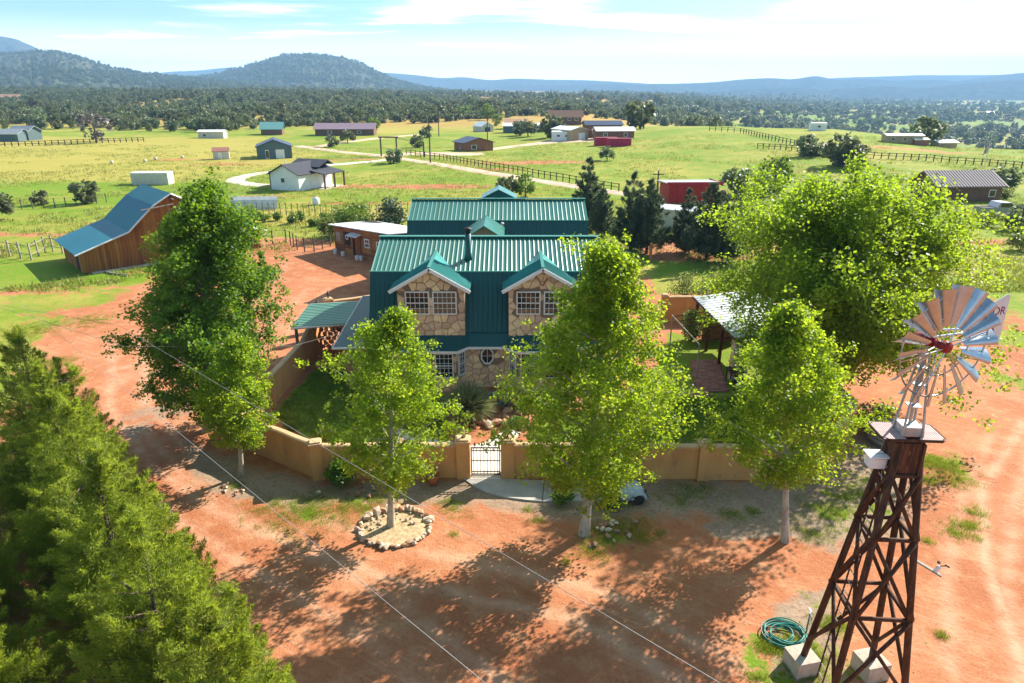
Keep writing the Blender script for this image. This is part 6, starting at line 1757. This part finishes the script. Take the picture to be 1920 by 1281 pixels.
for k, (px, py, a) in enumerate([(200, 512, -.55), (222, 516, -.4)]):
    p = GT(px, py); o = MB().tube([(-1.2, 0, .08), (1.2, 0, .12)], .07, 6).build('loose_beam', M['silver_wood'], None, p, (0, 0, a))
    tag(o, ['pale loose beam lying in front of the barn boards', 'shorter loose beam lying in front of the barn boards'][k], 'beam')

# ================================================================== GRASS TUFTS
M['field_blade'] = leafmat('field_blade', (.13, .17, .02), (.34, .34, .07), .35, (.40, .42, .05), .15)
def tufts(name, label, mat, P, n_per, h, w, seed, sprd=.10):
    rng = np.random.RandomState(seed)
    P = np.array(P); N = len(P) * n_per
    c = np.repeat(P, n_per, 0); c[:, :2] += rng.normal(size=(N, 2)) * sprd
    z = terrain(c[:, 0], c[:, 1]); base = np.stack([c[:, 0], c[:, 1], z - .01], -1)
    a = rng.uniform(0, 2 * PI, N); hh = h * (.5 + rng.rand(N)); ln = rng.uniform(.1, .7, N) * hh
    tip = base + np.stack([np.cos(a) * ln, np.sin(a) * ln, hh], -1)
    s = np.stack([-np.sin(a), np.cos(a), np.zeros(N)], -1) * w * .5
    V = np.stack([base - s, base + s, tip], 1).reshape(-1, 3)
    o = mobj(name, fast_mesh(name, V, np.arange(3 * N).reshape(N, 3), False, rng.rand(N)), mat)
    return tag(o, label, 'grass', None, 'stuff')
rng = np.random.RandomState(9)
TP = []
for (px, py, r, n) in [(610, 955, 2.2, 260), (560, 965, 1.5, 120), (690, 945, 1.0, 70), (500, 950, .8, 30), (850, 955, .9, 30), (840, 940, .5, 20), (990, 955, .25, 10), (1010, 975, .35, 16), (850, 1003, .12, 8),
                       (1140, 1000, 1.0, 110), (1190, 985, .8, 60), (1110, 1035, .6, 40), (1200, 1010, .5, 30), (1060, 1055, .2, 10), (1240, 1000, .2, 8), (1560, 960, 1.6, 150), (1610, 930, 1.2, 100), (1520, 1000, .8, 50),
                       (1760, 870, 1.0, 170), (1790, 900, .9, 80), (1740, 900, .4, 40), (1810, 985, .7, 60), (1830, 960, .5, 30), (1790, 1000, .4, 30), (1768, 1192, .12, 14), (1740, 1015, .2, 12), (1830, 1010, .3, 10),
                       (1480, 1215, .5, 110), (1440, 1215, .25, 50), (1520, 1230, .6, 90), (1560, 1170, .5, 60), (1500, 1262, .5, 60), (1420, 1270, .3, 20), (1370, 965, .6, 30), (1300, 920, 1.0, 70), (1270, 935, .8, 40),
                       (1410, 960, .3, 20), (440, 910, .4, 20), (130, 760, 1.0, 90), (90, 720, 1.2, 120), (110, 680, 1.0, 90), (170, 600, 2.0, 140), (60, 620, 2.5, 260), (740, 990, .8, 30)]:
    c = G(px, py)
    for _ in range(n):
        TP.append((c[0] + rng.normal() * r * .5, c[1] + rng.normal() * r * .4))
tufts('grass_tufts', 'bright grass tufts and weeds scattered over the dirt', M['grass_blade'], TP, 26, .10, .012, 1)
LP = []
lawn = [G(*p) for p in [(505, 785), (585, 700), (640, 700), (700, 745), (830, 745), (840, 825), (600, 825)]]
lawn2 = [(6.2, 25.2), (15.0, 28.6), (15.2, 32.5), (9.9, 32.2), (7.4, 32.2), (3.4, 31.5), (3.0, 25.2)]
for poly_, n in ((lawn, 5200), (lawn2, 6500)):
    xs = [p[0] for p in poly_]; ys = [p[1] for p in poly_]
    q = np.stack([rng.uniform(min(xs), max(xs), n), rng.uniform(min(ys), max(ys), n)], -1)
    LP.append(q[poly_sd(q[:, 0], q[:, 1], poly_) > .1])
tufts('lawn_grass', 'dark green lawn grass inside the courtyard', M['lawn_blade'], np.concatenate(LP), 14, .09, .014, 2, .08)
FG = []
for _ in range(26000):
    d_ = 52 + 150 * rng.rand() ** 1.4; a_ = rng.uniform(-.8, .8); FG.append((a_ * d_, d_))
FG = np.array(FG)
keep_ = ~((FG[:, 1] < 66) & (np.abs(FG[:, 0] + 8) < 24)) & (fbm(FG[:, 0] / 9 + 4, FG[:, 1] / 9, 3) > .40)
tufts('field_grass', 'rough grass clumps covering the fields beyond the house', M['field_blade'], FG[keep_], 7, .26, .10, 3, .35)
# pebbles scattered over the gravelly soil
pb = []
for _ in range(2200):
    px, py = rng.uniform(380, 1720), rng.uniform(860, 1281); pb.append(G(px, py))
pb = np.array(pb); zz_ = terrain(pb[:, 0], pb[:, 1]); s = .006 + .026 * rng.rand(len(pb)) ** 4
octv = np.array([[1, 0, 0], [-1, 0, 0], [0, 1, 0], [0, -1, 0], [0, 0, .7], [0, 0, -.7]]); octf = np.array([[0, 2, 4], [2, 1, 4], [1, 3, 4], [3, 0, 4]])
V = (np.stack([pb[:, 0], pb[:, 1], zz_], -1)[:, None, :] + octv[None] * s[:, None, None] * (1 + .4 * rng.rand(len(pb), 6, 1))).reshape(-1, 3)
F = (np.arange(len(pb))[:, None, None] * 6 + octf[None]).reshape(-1, 3)
tag(mobj('pebbles', fast_mesh('pebbles', V, F), M['rock']), 'small pebbles strewn over the driveway dirt', 'pebbles', None, 'stuff')

# ================================================================== HAZE
hz = MB().box((0, 0, 120), (18600, 18600, 460)).mesh('haze')
hm = bpy.data.materials.new('haze'); hm.use_nodes = True
hm.node_tree.nodes.clear()
ho = hm.node_tree.nodes.new('ShaderNodeOutputMaterial'); pv = hm.node_tree.nodes.new('ShaderNodeVolumePrincipled')
pv.inputs['Color'].default_value = (.36, .64, 1.0, 1)
pv.inputs['Density'].default_value = 0.00017
pv.inputs['Anisotropy'].default_value = 0.0
hm.node_tree.links.new(pv.outputs[0], ho.inputs['Volume'])
hz.materials.append(hm)
tag(mobj('haze', hz), 'pale blue haze filling the far valley air', 'haze', None, 'stuff')
